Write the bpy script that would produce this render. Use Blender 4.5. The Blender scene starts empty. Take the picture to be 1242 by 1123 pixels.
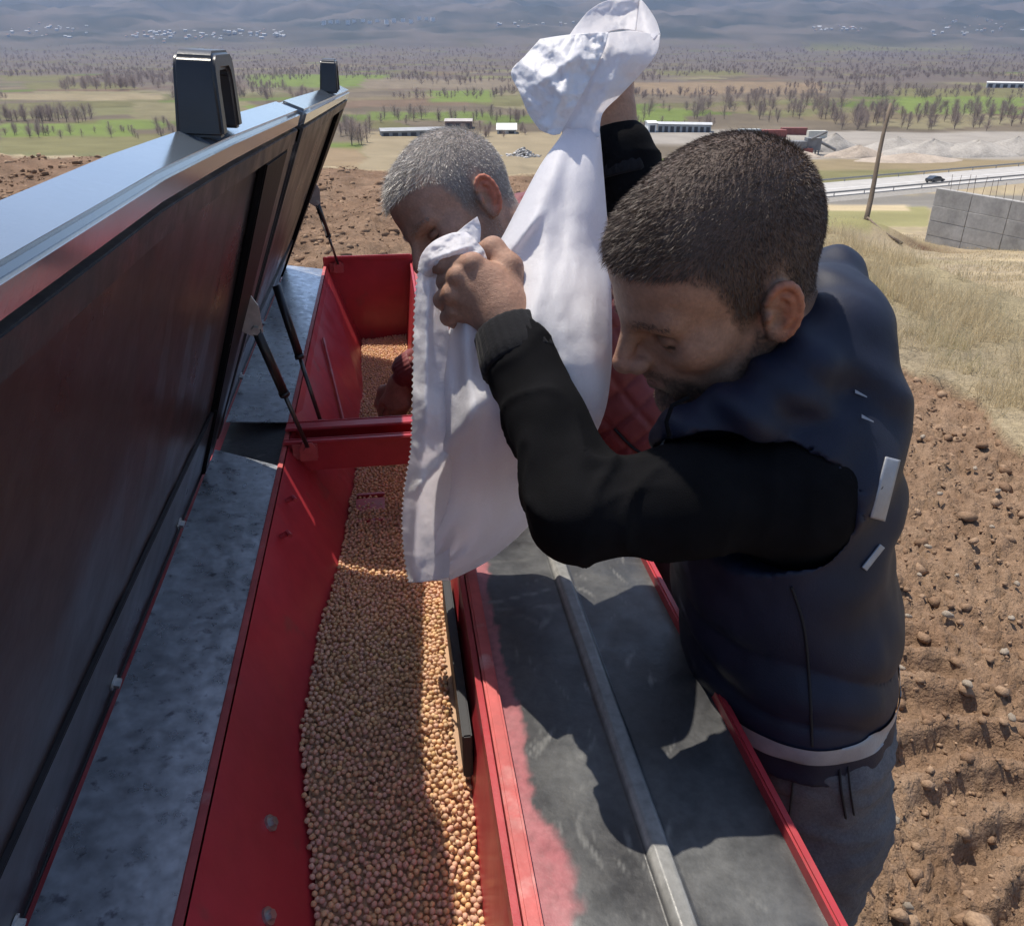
import bpy, math, random, time
T0 = time.time()
def tick(n): pass
import numpy as np
from mathutils import Vector, Matrix, Quaternion
random.seed(7); RNG = np.random.default_rng(11)
R = math.radians
scene = bpy.context.scene
COL = scene.collection

# ------------------------------------------------------------------ camera, sky, sun, exposure
CAM_Z = 1.70; FPX = 1000.0; CX, CY = 621.0, 561.5          # focal length in pixels of a 1242 px wide picture
PITCH = math.atan(511 / FPX); YAW = R(8.4)
cam_data = bpy.data.cameras.new('camera'); cam = bpy.data.objects.new('camera', cam_data); COL.objects.link(cam)
cam_data.sensor_width = 36; cam_data.lens = 36 * FPX / 1242; cam_data.clip_start = 0.02; cam_data.clip_end = 40000
cam.location = (0, 0, CAM_Z); cam.rotation_euler = (math.pi / 2 - PITCH, 0, -YAW)
scene.camera = cam

SUN_EL, SUN_AZ = R(66), R(-28)                              # azimuth from +Y, negative = towards -X
world = bpy.data.worlds.new('World'); scene.world = world; world.use_nodes = True
wn = world.node_tree.nodes; wl = world.node_tree.links
for n in list(wn): wn.remove(n)
wo = wn.new('ShaderNodeOutputWorld'); wb = wn.new('ShaderNodeBackground'); ws = wn.new('ShaderNodeTexSky')
ws.sky_type = 'NISHITA'; ws.sun_disc = False; ws.sun_elevation = SUN_EL; ws.sun_rotation = SUN_AZ
ws.altitude = 1300; ws.air_density = 1.0; ws.dust_density = 3.0
wb.inputs['Strength'].default_value = 0.13
wl.new(ws.outputs[0], wb.inputs[0]); wl.new(wb.outputs[0], wo.inputs[0])
sun_data = bpy.data.lights.new('sun', 'SUN'); sun = bpy.data.objects.new('sun', sun_data); COL.objects.link(sun)
sun_data.energy = 3.5; sun_data.angle = R(0.5); sun_data.color = (1.0, 0.92, 0.80)
sdir = Vector((math.sin(SUN_AZ) * math.cos(SUN_EL), math.cos(SUN_AZ) * math.cos(SUN_EL), math.sin(SUN_EL)))
sun.rotation_euler = sdir.to_track_quat('Z', 'Y').to_euler(); sun.location = (0, 0, 30)
vs = scene.view_settings
vs.view_transform = 'Standard'; vs.look = 'None'; vs.gamma = 1; vs.exposure = 0.6; vs.use_curve_mapping = False

# ------------------------------------------------------------------ points in space from a bearing and a distance
_f = np.array([math.sin(YAW) * math.cos(PITCH), math.cos(YAW) * math.cos(PITCH), -math.sin(PITCH)])
_r = np.array([math.cos(YAW), -math.sin(YAW), 0.0]); _d = -np.cross(_r, _f); _C = np.array([0, 0, CAM_Z])
def ray(x, y): return _f + _r * (x - CX) / FPX + _d * (y - CY) / FPX
def at(x, y, d): return _C + d * ray(x, y)
def onz(x, y, z): q = ray(x, y); return _C + q * (z - CAM_Z) / q[2]
def ony(x, y, Y): q = ray(x, y); return _C + q * Y / q[1]
def onx(x, y, X): q = ray(x, y); return _C + q * X / q[0]
def proj(P):
    q = np.asarray(P) - _C; d = q @ _f; dd = np.where(np.abs(d) < 1e-6, 1e-6, d)
    return CX + FPX * (q @ _r) / dd, CY + FPX * (q @ _d) / dd, d

# ------------------------------------------------------------------ numpy noise
def _h(ix, iy, iz, s):
    n = (ix * 374761393 + iy * 668265263 + iz * 2147483647 + s * 1274126177) & 0xFFFFFFFF
    n = ((n ^ (n >> 13)) * 1274126177) & 0xFFFFFFFF
    n = ((n ^ (n >> 16)) * 2246822519) & 0xFFFFFFFF
    return (n ^ (n >> 15)) & 0xFFFFFFFF
def noise3(x, y, z, seed=0):
    x = np.asarray(x, float); y = np.asarray(y, float); z = np.asarray(z, float) + 0 * x
    xi = np.floor(x).astype(np.int64); yi = np.floor(y).astype(np.int64); zi = np.floor(z).astype(np.int64)
    xf = x - xi; yf = y - yi; zf = z - zi
    u = xf * xf * xf * (xf * (xf * 6 - 15) + 10); v = yf * yf * yf * (yf * (yf * 6 - 15) + 10); w = zf * zf * zf * (zf * (zf * 6 - 15) + 10)
    out = 0
    for dx in (0, 1):
        for dy in (0, 1):
            for dz in (0, 1):
                h = _h(xi + dx, yi + dy, zi + dz, seed)
                gx = (h & 1023) / 511.5 - 1; gy = ((h >> 10) & 1023) / 511.5 - 1; gz = ((h >> 20) & 1023) / 511.5 - 1
                g = gx * (xf - dx) + gy * (yf - dy) + gz * (zf - dz)
                out = out + g * (u if dx else 1 - u) * (v if dy else 1 - v) * (w if dz else 1 - w)
    return out * 1.4
def noise2(x, y, seed=0):
    x = np.asarray(x, np.float64); y = np.asarray(y, np.float64) + 0 * x; x = x + 0 * y
    xi = np.floor(x).astype(np.int32); yi = np.floor(y).astype(np.int32); xf = (x - xi).astype(np.float32); yf = (y - yi).astype(np.float32)
    u = xf * xf * (3 - 2 * xf); v = yf * yf * (3 - 2 * yf); out = 0
    for dx in (0, 1):
        for dy in (0, 1):
            n = (xi + dx).astype(np.uint32) * np.uint32(374761393) + (yi + dy).astype(np.uint32) * np.uint32(668265263) + np.uint32((seed * 2246822519) & 0xFFFFFFFF)
            n = (n ^ (n >> np.uint32(13))) * np.uint32(1274126177); n = n ^ (n >> np.uint32(16))
            gx = (n & np.uint32(1023)).astype(np.float32) / 511.5 - 1; gy = ((n >> np.uint32(10)) & np.uint32(1023)).astype(np.float32) / 511.5 - 1
            out = out + (gx * (xf - dx) + gy * (yf - dy)) * (u if dx else 1 - u) * (v if dy else 1 - v)
    return out * 1.4
def fbm(x, y, z=0.0, oct=4, seed=0, gain=.5, lac=2.03):
    a = 1.0; s = 0; f = 1.0; flat = np.ndim(z) == 0 and z == 0
    for o in range(oct):
        s = s + a * (noise2(x * f, y * f, seed + o * 17) if flat else noise3(x * f, y * f, np.asarray(z) * f, seed + o * 17)); a *= gain; f *= lac
    return s
def sstep(a, b, x):
    t = np.clip((x - a) / (b - a), 0, 1); return t * t * (3 - 2 * t)

# ------------------------------------------------------------------ mesh helpers
def mesh_np(name, V, F, smooth=True):
    V = np.asarray(V, np.float32); me = bpy.data.meshes.new(name)
    if isinstance(F, np.ndarray) and F.ndim == 2:
        F = F.astype(np.int32); k = F.shape[1]; nf = len(F)
        me.vertices.add(len(V)); me.vertices.foreach_set('co', V.ravel())
        me.loops.add(nf * k); me.loops.foreach_set('vertex_index', F.ravel())
        me.polygons.add(nf); me.polygons.foreach_set('loop_start', np.arange(0, nf * k, k, dtype=np.int32))
        me.polygons.foreach_set('loop_total', np.full(nf, k, np.int32))
        me.update(calc_edges=True); me.validate()
    else:
        me.from_pydata([tuple(map(float, v)) for v in V], [], [tuple(int(i) for i in f) for f in F]); me.update()
    if smooth: me.polygons.foreach_set('use_smooth', np.ones(len(me.polygons), bool))
    return me
def set_col(me, C, name='Col'):
    C = np.asarray(C, np.float32)
    if C.shape[1] == 3: C = np.hstack([C, np.ones((len(C), 1), np.float32)])
    a = me.color_attributes.new(name, 'FLOAT_COLOR', 'POINT'); a.data.foreach_set('color', C.ravel())
def link(name, me, mat=None, parent=None, **tags):
    o = bpy.data.objects.new(name, me); COL.objects.link(o)
    if me is not None and mat is not None: me.materials.clear(); me.materials.append(mat)
    if parent is not None: o.parent = parent
    for k, v in tags.items():
        if v is not None: o[k] = v
    return o
def empty(name, loc=(0, 0, 0), **tags):
    o = bpy.data.objects.new(name, None); COL.objects.link(o); o.location = loc; o.empty_display_size = .1
    for k, v in tags.items():
        if v is not None: o[k] = v
    return o
def child(o, parent):
    """parent o keeping its world coordinates (thing at parent's location, no rotation)"""
    o.parent = parent; o.matrix_parent_inverse = Matrix.Translation(parent.location).inverted(); return o
class MB:
    """collects shapes into one mesh"""
    def __init__(s): s.V = []; s.F = []
    def add(s, V, F):
        b = len(s.V); s.V += [tuple(map(float, v)) for v in V]; s.F += [tuple(i + b for i in f) for f in F]; return s
    def box(s, lo, hi, M=None):
        x0, y0, z0 = lo; x1, y1, z1 = hi
        V = [(x0,y0,z0),(x1,y0,z0),(x1,y1,z0),(x0,y1,z0),(x0,y0,z1),(x1,y0,z1),(x1,y1,z1),(x0,y1,z1)]
        if M is not None: V = [M @ Vector(v) for v in V]
        return s.add(V, [(0,3,2,1),(4,5,6,7),(0,1,5,4),(1,2,6,5),(2,3,7,6),(3,0,4,7)])
    def hexa(s, P):  # 8 points, bottom ring then top ring
        return s.add(P, [(0,3,2,1),(4,5,6,7),(0,1,5,4),(1,2,6,5),(2,3,7,6),(3,0,4,7)])
    def tube(s, pts, rad, n=10, cap=True):
        pts = [Vector(p) for p in pts]; m = len(pts)
        if not hasattr(rad, '__len__'): rad = [rad] * m
        V = []; up = None
        for i in range(m):
            t = (pts[min(i + 1, m - 1)] - pts[max(i - 1, 0)]).normalized()
            if up is None: up = t.orthogonal().normalized()
            up = (up - t * up.dot(t)).normalized(); b = t.cross(up)
            for k in range(n):
                a = 2 * math.pi * k / n; V.append(pts[i] + (up * math.cos(a) + b * math.sin(a)) * rad[i])
        F = [(i*n+k, i*n+(k+1)%n, (i+1)*n+(k+1)%n, (i+1)*n+k) for i in range(m-1) for k in range(n)]
        if cap: F += [tuple(range(n-1, -1, -1)), tuple((m-1)*n + k for k in range(n))]
        return s.add(V, F)
    def prism(s, prof, y0, y1):  # profile in XZ, closed polygon (counter-clockwise), extruded along Y
        n = len(prof); V = [(x, y0, z) for x, z in prof] + [(x, y1, z) for x, z in prof]
        return s.add(V, [(i, (i+1)%n, n+(i+1)%n, n+i) for i in range(n)] + [tuple(range(n-1,-1,-1)), tuple(range(n, 2*n))])
    def build(s, name, mat, parent=None, smooth=False, bevel=0, seg=2, **tags):
        me = bpy.data.meshes.new(name); me.from_pydata(s.V, [], s.F); me.update()
        import bmesh
        bm = bmesh.new(); bm.from_mesh(me); bmesh.ops.recalc_face_normals(bm, faces=bm.faces)
        if bevel:
            es = [e for e in bm.edges if len(e.link_faces) == 2 and e.calc_face_angle() > .5]
            bmesh.ops.bevel(bm, geom=es, offset=bevel, segments=seg, affect='EDGES', clamp_overlap=True)
        bm.to_mesh(me); bm.free()
        if smooth or bevel:
            me.polygons.foreach_set('use_smooth', np.ones(len(me.polygons), bool))
            if not smooth or bevel: me.set_sharp_from_angle(angle=R(40))
        o = link(name, me, mat, None, **tags)
        if parent is not None: child(o, parent)
        return o
def grid_mesh(P, closed_u=False):
    """P: (rows, cols, 3) -> verts, quads"""
    nr, nc = P.shape[:2]; idx = np.arange(nr * nc).reshape(nr, nc)
    if closed_u: idx = np.hstack([idx, idx[:, :1]])
    F = np.stack([idx[:-1, :-1], idx[:-1, 1:], idx[1:, 1:], idx[1:, :-1]], -1).reshape(-1, 4)
    return P.reshape(-1, 3), F
def catmull(P, n):
    """resample control points along axis 0 by Catmull-Rom to n rows"""
    P = np.asarray(P, float); m = len(P); t = np.linspace(0, m - 1, n); i = np.clip(np.floor(t).astype(int), 0, m - 2); f = (t - i)
    f = f.reshape((-1,) + (1,) * (P.ndim - 1))
    g = lambda k: P[np.clip(i + k, 0, m - 1)]
    p0, p1, p2, p3 = g(-1), g(0), g(1), g(2)
    return .5 * (2 * p1 + (p2 - p0) * f + (2 * p0 - 5 * p1 + 4 * p2 - p3) * f ** 2 + (3 * p1 - p0 - 3 * p2 + p3) * f ** 3)
def vnormals(V, F):
    a = V[F[:, 2]] - V[F[:, 0]]; b = V[F[:, -1]] - V[F[:, 1]] if F.shape[1] == 4 else V[F[:, 1]] - V[F[:, 0]]
    n = np.cross(a, b) if F.shape[1] == 4 else -np.cross(a, b)
    N = np.zeros_like(V)
    for k in range(F.shape[1]): np.add.at(N, F[:, k], n)
    return N / (np.linalg.norm(N, axis=1, keepdims=True) + 1e-12)

# ------------------------------------------------------------------ signed-distance sculpting -> one continuous mesh
class SDF:
    def __init__(s, lo, hi, h):
        s.lo = np.array(lo, float); s.h = h; s.n = np.ceil((np.array(hi) - s.lo) / h).astype(int) + 1
        s.f = np.full(s.n, .05, np.float32); s.ax = [s.lo[i] + h * np.arange(s.n[i]) for i in range(3)]
    def _reg(s, lo, hi, m):
        a = np.clip(np.floor((np.array(lo) - m - s.lo) / s.h).astype(int), 0, s.n - 1); b = np.clip(np.ceil((np.array(hi) + m - s.lo) / s.h).astype(int) + 1, 1, s.n)
        sl = tuple(slice(a[i], b[i]) for i in range(3))
        X = s.ax[0][sl[0]][:, None, None]; Y = s.ax[1][sl[1]][None, :, None]; Z = s.ax[2][sl[2]][None, None, :]
        return sl, X, Y, Z
    def _mix(s, sl, d, k, op):
        a = s.f[sl]
        if op == 'sub': d = -d; sg = -1
        else: sg = 1
        if op == 'add':
            h = np.maximum(k - np.abs(a - d), 0) / k if k > 0 else 0; s.f[sl] = np.minimum(a, d) - h * h * k / 4
        else:
            if op == 'int': d = d
            h = np.maximum(k - np.abs(a - d), 0) / k if k > 0 else 0; s.f[sl] = np.maximum(a, d) + h * h * k / 4
    def cone(s, a, b, ra, rb, k=.01, op='add', sc=(1, 1, 1)):
        a = np.array(a, float); b = np.array(b, float); m = max(ra, rb) + k + .02
        sl, X, Y, Z = s._reg(np.minimum(a, b), np.maximum(a, b), m)
        ba = b - a; L = ba @ ba + 1e-12
        px, py, pz = X - a[0], Y - a[1], Z - a[2]
        t = np.clip((px * ba[0] + py * ba[1] + pz * ba[2]) / L, 0, 1)
        d = np.sqrt((px - t * ba[0]) ** 2 + (py - t * ba[1]) ** 2 + (pz - t * ba[2]) ** 2) - (ra + (rb - ra) * t)
        s._mix(sl, d, k, op); return s
    def chain(s, pts, rad, k=.01, op='add'):
        for i in range(len(pts) - 1): s.cone(pts[i], pts[i + 1], rad[i], rad[i + 1], k, op)
        return s
    def ell(s, c, r, k=.01, rot=None, op='add'):
        c = np.array(c, float); r = np.array(r, float); m = r.max() + k + .015
        sl, X, Y, Z = s._reg(c, c, m)
        px, py, pz = X - c[0], Y - c[1], Z - c[2]
        if rot is not None:
            Q = np.array(rot)                       # rows = local axes in world
            px, py, pz = [Q[i][0] * px + Q[i][1] * py + Q[i][2] * pz for i in range(3)]
        k0 = np.sqrt((px / r[0]) ** 2 + (py / r[1]) ** 2 + (pz / r[2]) ** 2); k1 = np.sqrt((px / r[0] ** 2) ** 2 + (py / r[1] ** 2) ** 2 + (pz / r[2] ** 2) ** 2) + 1e-9
        s._mix(sl, k0 * (k0 - 1) / k1, k, op); return s
    def half(s, p, n, k=.004):                      # keep the side of the plane where (x-p).n < 0
        p = np.array(p, float); n = np.array(n, float); n = n / np.linalg.norm(n)
        X = s.ax[0][:, None, None]; Y = s.ax[1][None, :, None]; Z = s.ax[2][None, None, :]
        s._mix((slice(None),) * 3, ((X - p[0]) * n[0] + (Y - p[1]) * n[1] + (Z - p[2]) * n[2]).astype(np.float32), k, 'int'); return s
    def mesh(s):
        f = s.f; g = f < 0; nx, ny, nz = s.n
        c = np.zeros((nx - 1, ny - 1, nz - 1), np.int8)
        for i in (0, 1):
            for j in (0, 1):
                for k in (0, 1): c += g[i:nx - 1 + i, j:ny - 1 + j, k:nz - 1 + k]
        act = np.argwhere((c > 0) & (c < 8)); ids = np.full(c.shape, -1, np.int32); ids[tuple(act.T)] = np.arange(len(act))
        pos = np.zeros((len(act), 3)); cnt = np.zeros(len(act))
        cor = [(i, j, k) for i in (0, 1) for j in (0, 1) for k in (0, 1)]
        val = {q: f[act[:, 0] + q[0], act[:, 1] + q[1], act[:, 2] + q[2]] for q in cor}
        for q in cor:
            for a in range(3):
                if q[a]: continue
                q2 = list(q); q2[a] = 1; q2 = tuple(q2); v0, v1 = val[q], val[q2]; m = (v0 < 0) != (v1 < 0)
                t = np.where(m, v0 / np.where(v0 == v1, 1, v0 - v1), 0)
                for b in range(3): pos[:, b] += np.where(m, q[b] + (t if b == a else 0), 0)
                cnt += m
        V = s.lo + s.h * (act + pos / np.maximum(cnt, 1)[:, None]); Fs = []
        for a in range(3):
            b, e = (a + 1) % 3, (a + 2) % 3
            s0 = [slice(1, -1)] * 3; s1 = [slice(1, -1)] * 3; s0[a] = slice(0, -1); s1[a] = slice(1, None)
            A, B = g[tuple(s0)], g[tuple(s1)]
            for flip, msk in ((False, A & ~B), (True, ~A & B)):
                e0 = np.argwhere(msk); off = np.ones(3, int); off[a] = 0; e0 = e0 + off
                def cid(db, de):
                    q = e0.copy(); q[:, b] += db; q[:, e] += de; return ids[q[:, 0], q[:, 1], q[:, 2]]
                quad = np.stack([cid(-1, -1), cid(0, -1), cid(0, 0), cid(-1, 0)], 1)
                Fs.append(quad[:, ::-1] if flip else quad)
        F = np.vstack(Fs); F = F[(F >= 0).all(1)]
        return V, F
def band(V, F, mask_face, off, thick=0):
    """the faces of a shell picked by mask, lifted along the normals"""
    N = vnormals(V, F); f = F[mask_face]; u, inv = np.unique(f, return_inverse=True)
    return V[u] + N[u] * off, inv.reshape(f.shape)

# ------------------------------------------------------------------ materials
def mat(name, color=(.5, .5, .5), rough=.6, metal=0.0, attr=False, var=None, var2=None, bump=None, bump2=None, coat=0, sss=0, transl=None, spec=.5, rvar=None, coords='Object', sheen=0):
    """var = (scale, amount[, detail]) brightness noise; var2 = (scale, other_colour, lo, hi) colour patches; bump = (scale, distance_m[, detail])"""
    m = bpy.data.materials.new(name); m.use_nodes = True; nt = m.node_tree; N = nt.nodes; L = nt.links
    for n in list(N): N.remove(n)
    out = N.new('ShaderNodeOutputMaterial'); b = N.new('ShaderNodeBsdfPrincipled')
    tc = N.new('ShaderNodeTexCoord'); co = tc.outputs[coords]
    if attr:
        a = N.new('ShaderNodeAttribute'); a.attribute_name = 'Col'; c = a.outputs['Color']
    else:
        rgb = N.new('ShaderNodeRGB'); rgb.outputs[0].default_value = (*color, 1); c = rgb.outputs[0]
    def noise(scale, detail=4, rough_=.55):
        n = N.new('ShaderNodeTexNoise')
        if hasattr(scale, '__len__'):
            mp = N.new('ShaderNodeMapping'); mp.inputs['Scale'].default_value = scale; L.new(co, mp.inputs[0]); L.new(mp.outputs[0], n.inputs['Vector']); n.inputs['Scale'].default_value = 1
        else: L.new(co, n.inputs['Vector']); n.inputs['Scale'].default_value = scale
        n.inputs['Detail'].default_value = detail; n.inputs['Roughness'].default_value = rough_; return n.outputs['Fac']
    def rng(fac, a, b_, lo, hi):
        r = N.new('ShaderNodeMapRange'); r.inputs[1].default_value = a; r.inputs[2].default_value = b_; r.inputs[3].default_value = lo; r.inputs[4].default_value = hi; L.new(fac, r.inputs[0]); return r.outputs[0]
    for v2 in ([var2] if var2 and not isinstance(var2, list) else (var2 or [])):
        mx = N.new('ShaderNodeMix'); mx.data_type = 'RGBA'; L.new(rng(noise(v2[0], 6), v2[2], v2[3], 0, 1), mx.inputs[0]); L.new(c, mx.inputs[6]); mx.inputs[7].default_value = (*v2[1], 1); c = mx.outputs[2]
    for v in ([var] if var and not isinstance(var, list) else (var or [])):
        mx = N.new('ShaderNodeMix'); mx.data_type = 'RGBA'; mx.blend_type = 'MULTIPLY'; mx.inputs[0].default_value = 1
        f = rng(noise(v[0], v[2] if len(v) > 2 else 4), .3, .7, 1 - v[1], 1 + v[1]); cb = N.new('ShaderNodeCombineColor')
        for k in range(3): L.new(f, cb.inputs[k])
        L.new(c, mx.inputs[6]); L.new(cb.outputs[0], mx.inputs[7]); c = mx.outputs[2]
    L.new(c, b.inputs['Base Color'])
    b.inputs['Roughness'].default_value = rough; b.inputs['Metallic'].default_value = metal; b.inputs['Specular IOR Level'].default_value = spec
    if rvar: L.new(rng(noise(rvar[0], 5), .35, .65, rvar[1], rvar[2]), b.inputs['Roughness'])
    if coat: b.inputs['Coat Weight'].default_value = coat; b.inputs['Coat Roughness'].default_value = .15
    if sheen: b.inputs['Sheen Weight'].default_value = sheen; b.inputs['Sheen Roughness'].default_value = .4
    if sss:
        b.inputs['Subsurface Weight'].default_value = sss; b.inputs['Subsurface Radius'].default_value = (1, .35, .2); b.inputs['Subsurface Scale'].default_value = .006
    prev = None
    for bp in (bump, bump2):
        if bp:
            bn = N.new('ShaderNodeBump'); bn.inputs['Strength'].default_value = 1; bn.inputs['Distance'].default_value = bp[1]
            L.new(noise(bp[0], bp[2] if len(bp) > 2 else 4), bn.inputs['Height'])
            if prev: L.new(prev, bn.inputs['Normal'])
            prev = bn.outputs[0]
    if prev: L.new(prev, b.inputs['Normal'])
    sh = b.outputs[0]
    if transl:
        t = N.new('ShaderNodeBsdfTranslucent'); t.inputs[0].default_value = (*transl[1], 1); ms = N.new('ShaderNodeMixShader'); ms.inputs[0].default_value = transl[0]
        if prev: L.new(prev, t.inputs['Normal'])
        L.new(sh, ms.inputs[1]); L.new(t.outputs[0], ms.inputs[2]); sh = ms.outputs[0]
    L.new(sh, out.inputs[0]); m['nodes'] = 1
    return m
# ------------------------------------------------------------------ terrain
FWD = np.array([math.sin(YAW), math.cos(YAW)]); RGT = np.array([math.cos(YAW), -math.sin(YAW)])
def uw(x, y): return x * RGT[0] + y * RGT[1], x * FWD[0] + y * FWD[1]
def xy(u, w): return u * RGT[0] + w * FWD[0], u * RGT[1] + w * FWD[1]
_S = [-1e6, 0, 5, 15, 30, 53, 95, 160, 200, 255, 345, 540, 985, 1800, 3300, 3900, 4600, 5600, 8000, 13000]
_Z = [0, 0, 1.15, 3.5, 6.7, 11, 17.5, 25, 26.2, 30, 31.5, 34, 38, 42, 40, 18, -30, -105, -280, -430]
def prof(s):
    q = 0
    for k in (-.08, 0, .08): q = q + np.interp(s * (1 + k) + k * 4, _S, _Z) / 3
    return q
RA = onz(985, 231, -25.0)[:2]; RB = onz(1242, 208, -25.0)[:2]; RDIR = (RB - RA) / np.linalg.norm(RB - RA); RNRM = np.array([-RDIR[1], RDIR[0]])
POLE = at(1050, 266, 52)
TRX = float(onz(1165, 900, 0)[0])
def field_edge(u): return 12.3 + .32 * np.clip(-u, 0, 120) + .25 * np.sin(u * 1.7)
def u_edge(w): return 2.33 + .10 * np.sin(w * 2.1) + .05 * np.sin(w * 6.3 + 1)
def height(x, y, fine=False):
    u, w = uw(x, y); r = np.hypot(u, w)
    b = sstep(1.8, 4.5, u); w0 = field_edge(u) * (1 - b) + 4.6 * b
    z = -prof(np.maximum(0, w - w0))
    far = sstep(60, 400, r)
    z = z + far * 1.2 * fbm(x * .012, y * .012, 0, 2, 5) * sstep(0, 1, np.where(w > 0, 1., 0.)) * (r > 60)
    m = sstep(4200, 8000, r) * np.where(w > 0, 1, .3)
    rid = 1 - np.abs(fbm(x / 1500, y / 1500, 0, 5, 31))
    z = z + m * (rid - .62) * 260 + sstep(3600, 5200, r) * (.7 - np.abs(fbm(x / 420, y / 420, 0, 5, 77))) * 60 - sstep(3600, 5200, r) * 20
    # road shelf
    dr = (x - RA[0]) * RNRM[0] + (y - RA[1]) * RNRM[1]
    k = (1 - sstep(11, 26, np.abs(dr))) * (w > 90); z = z * (1 - k) + (-25.35) * k
    # mound at the pole with the ditch beside it
    du, dw = u - uw(*POLE[:2])[0], w - uw(*POLE[:2])[1]
    z = z + 2.0 * np.exp(-((du + 1.0) / 4.2) ** 2 - (dw / 3.2) ** 2) - .9 * np.exp(-((du - 3.4) / 1.5) ** 2 - ((dw + 3.0) / 1.2) ** 2)
    return z
def soil_mask(u, w):
    return np.where((u < u_edge(w)) & (w < field_edge(u)), 1.0, 0.0)
def ground_hit(px, py):
    q = ray(px, py); t = np.geomspace(20, 12000, 90)
    for _ in range(2):
        P = _C + t[:, None] * q; g = P[:, 2] - height(P[:, 0], P[:, 1]); i = int(np.argmax(g < 0))
        if not g[i] < 0: return None
        t = np.linspace(t[max(i - 1, 0)], t[i], 14)
    return P[i]

az = np.concatenate([np.arange(-180, -48, 4.0), np.arange(-48, 48, .24), np.arange(48, 180.1, 4.0)])
rr = np.concatenate([[.05, .2, .4], np.geomspace(.6, 14, 420), np.geomspace(14.25, 13000, 270)])
A, RRR = np.meshgrid(R(1) * az, rr); U = RRR * np.sin(A); W = RRR * np.cos(A); X, Y = xy(U, W)
Z = height(X, Y)
near = 1 - sstep(9, 16, RRR)
sm = soil_mask(U, W)
inview = (np.abs(A) < R(50)) * near
# cloddy soil
def micro(X, Y):
    U, W = uw(X, Y)
    cl = fbm(X * 9, Y * 9, 0, 3, 3) * .026 + np.abs(fbm(X * 24, Y * 24, 0, 3, 9)) * .050 + np.abs(fbm(X * 52, Y * 52, 0, 2, 19)) * .014 + .03 * fbm(X * 2.3, Y * 2.3, 0, 2, 13) - .02
    cl = cl + .035 * np.sin(U * 7 + .5 * fbm(X, Y, 0, 2, 4)) * (U < -1.0)
    # tyre lugs pressed into the soil
    dx = X - TRX + .03 * np.sin(Y * 2); lug = np.clip(np.sin(2 * math.pi * (Y + .35 * np.abs(dx) + .03 * fbm(X * 6, Y * 6, 0, 2, 15)) / .155), -.45, .8)
    ltm = (1 - sstep(.16, .24, np.abs(dx))) * (1 - sstep(3.0, 4.0, Y))
    return cl * (1 - .45 * ltm) + ltm * (lug * .046 - .03)
Z = Z + inview * sm * micro(X, Y)
Z = Z + inview * (1 - sm) * (.05 * fbm(X * 1.2, Y * 1.2, 0, 3, 6) + .02 * fbm(X * 8, Y * 8, 0, 2, 8) + .04)
mid = sstep(9, 16, RRR) * (1 - sstep(80, 160, RRR)) * (np.abs(A) < R(50))
Z = Z + mid * (.12 * fbm(X * .5, Y * .5, 0, 3, 21) + .05 * fbm(X * 2, Y * 2, 0, 2, 22))
P = np.stack([X, Y, Z], -1); V, F = grid_mesh(P); F = F[:, ::-1]
# land cover
PX, PY, PD = proj(V); u = U.ravel(); w = W.ravel(); x = X.ravel(); y = Y.ravel(); r = RRR.ravel(); z = Z.ravel()
SOIL = np.array([.205, .128, .080]); SOIL2 = np.array([.30, .205, .135]); STRAW = np.array([.46, .37, .23]); OLIVE = np.array([.20, .185, .085])
GREEN = np.array([.19, .245, .065]); SCRUB = np.array([.21, .17, .12]); GRAVEL = np.array([.42, .38, .33]); ROCK = np.array([.20, .17, .14])
n1 = fbm(x * .8, y * .8, 0, 3, 41)[:, None]; n2 = fbm(x * 6, y * 6, 0, 3, 43)[:, None]
C = SOIL + (SOIL2 - SOIL) * np.clip(.45 + .5 * n1 + .5 * n2, 0, 1)
leftfield = (u < 1.0)[:, None] * (r > 3)[:, None]
C = np.where(leftfield, C * np.array([.80, .78, .78]) * (1 + .45 * fbm(x * 3.1, y * 3.1, 0, 4, 47))[:, None], C)
gn = np.clip(.5 + .6 * fbm(x * .35, y * .35, 0, 3, 51)[:, None] + .3 * n2, 0, 1)
dry = SCRUB * 1.25 + (STRAW - SCRUB * 1.25) * gn
dry = dry + (OLIVE - dry) * (np.clip(fbm(x * .11, y * .11, 0, 2, 57) * 1.0, 0, .3))[:, None]
C = np.where((sm.ravel() > .5)[:, None], C, dry)
# strips of plots on the valley floor
pa = x * .93 + y * .36; pb = -x * .36 + y * .93
ca = np.floor(pa / 95 + .35 * np.sin(pb / 210)).astype(np.int64); cb = np.floor(pb / 42 + .6 * (_h(ca, ca * 0, ca * 0, 5) & 255) / 255).astype(np.int64)
hv = (_h(ca, cb, ca * 0, 9) & 0xFFFF) / 65535.0
pal = np.array([SCRUB * 1.05, SCRUB * .9, [.26, .21, .13], [.23, .16, .11], OLIVE, [.24, .23, .11], [.31, .27, .16], GREEN * .85])
pick = np.select([hv < .2, hv < .38, hv < .52, hv < .64, hv < .78, hv < .87, hv < .95], range(7), 7)
val = pal[pick] * (1 + .25 * fbm(x * .05, y * .05, 0, 3, 61))[:, None]
val = val + (SCRUB * .8 - val) * sstep(1200, 2600, r)[:, None] * .6
wdm = sstep(-.35, .05, fbm(x * .006, y * .004, 0, 2, 99)) * sstep(600, 1100, r); val = val + (np.array([.185, .15, .135]) - val) * (wdm * .85)[:, None]
val = val * .66
C = np.where((w > 235)[:, None], val, C)
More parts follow.
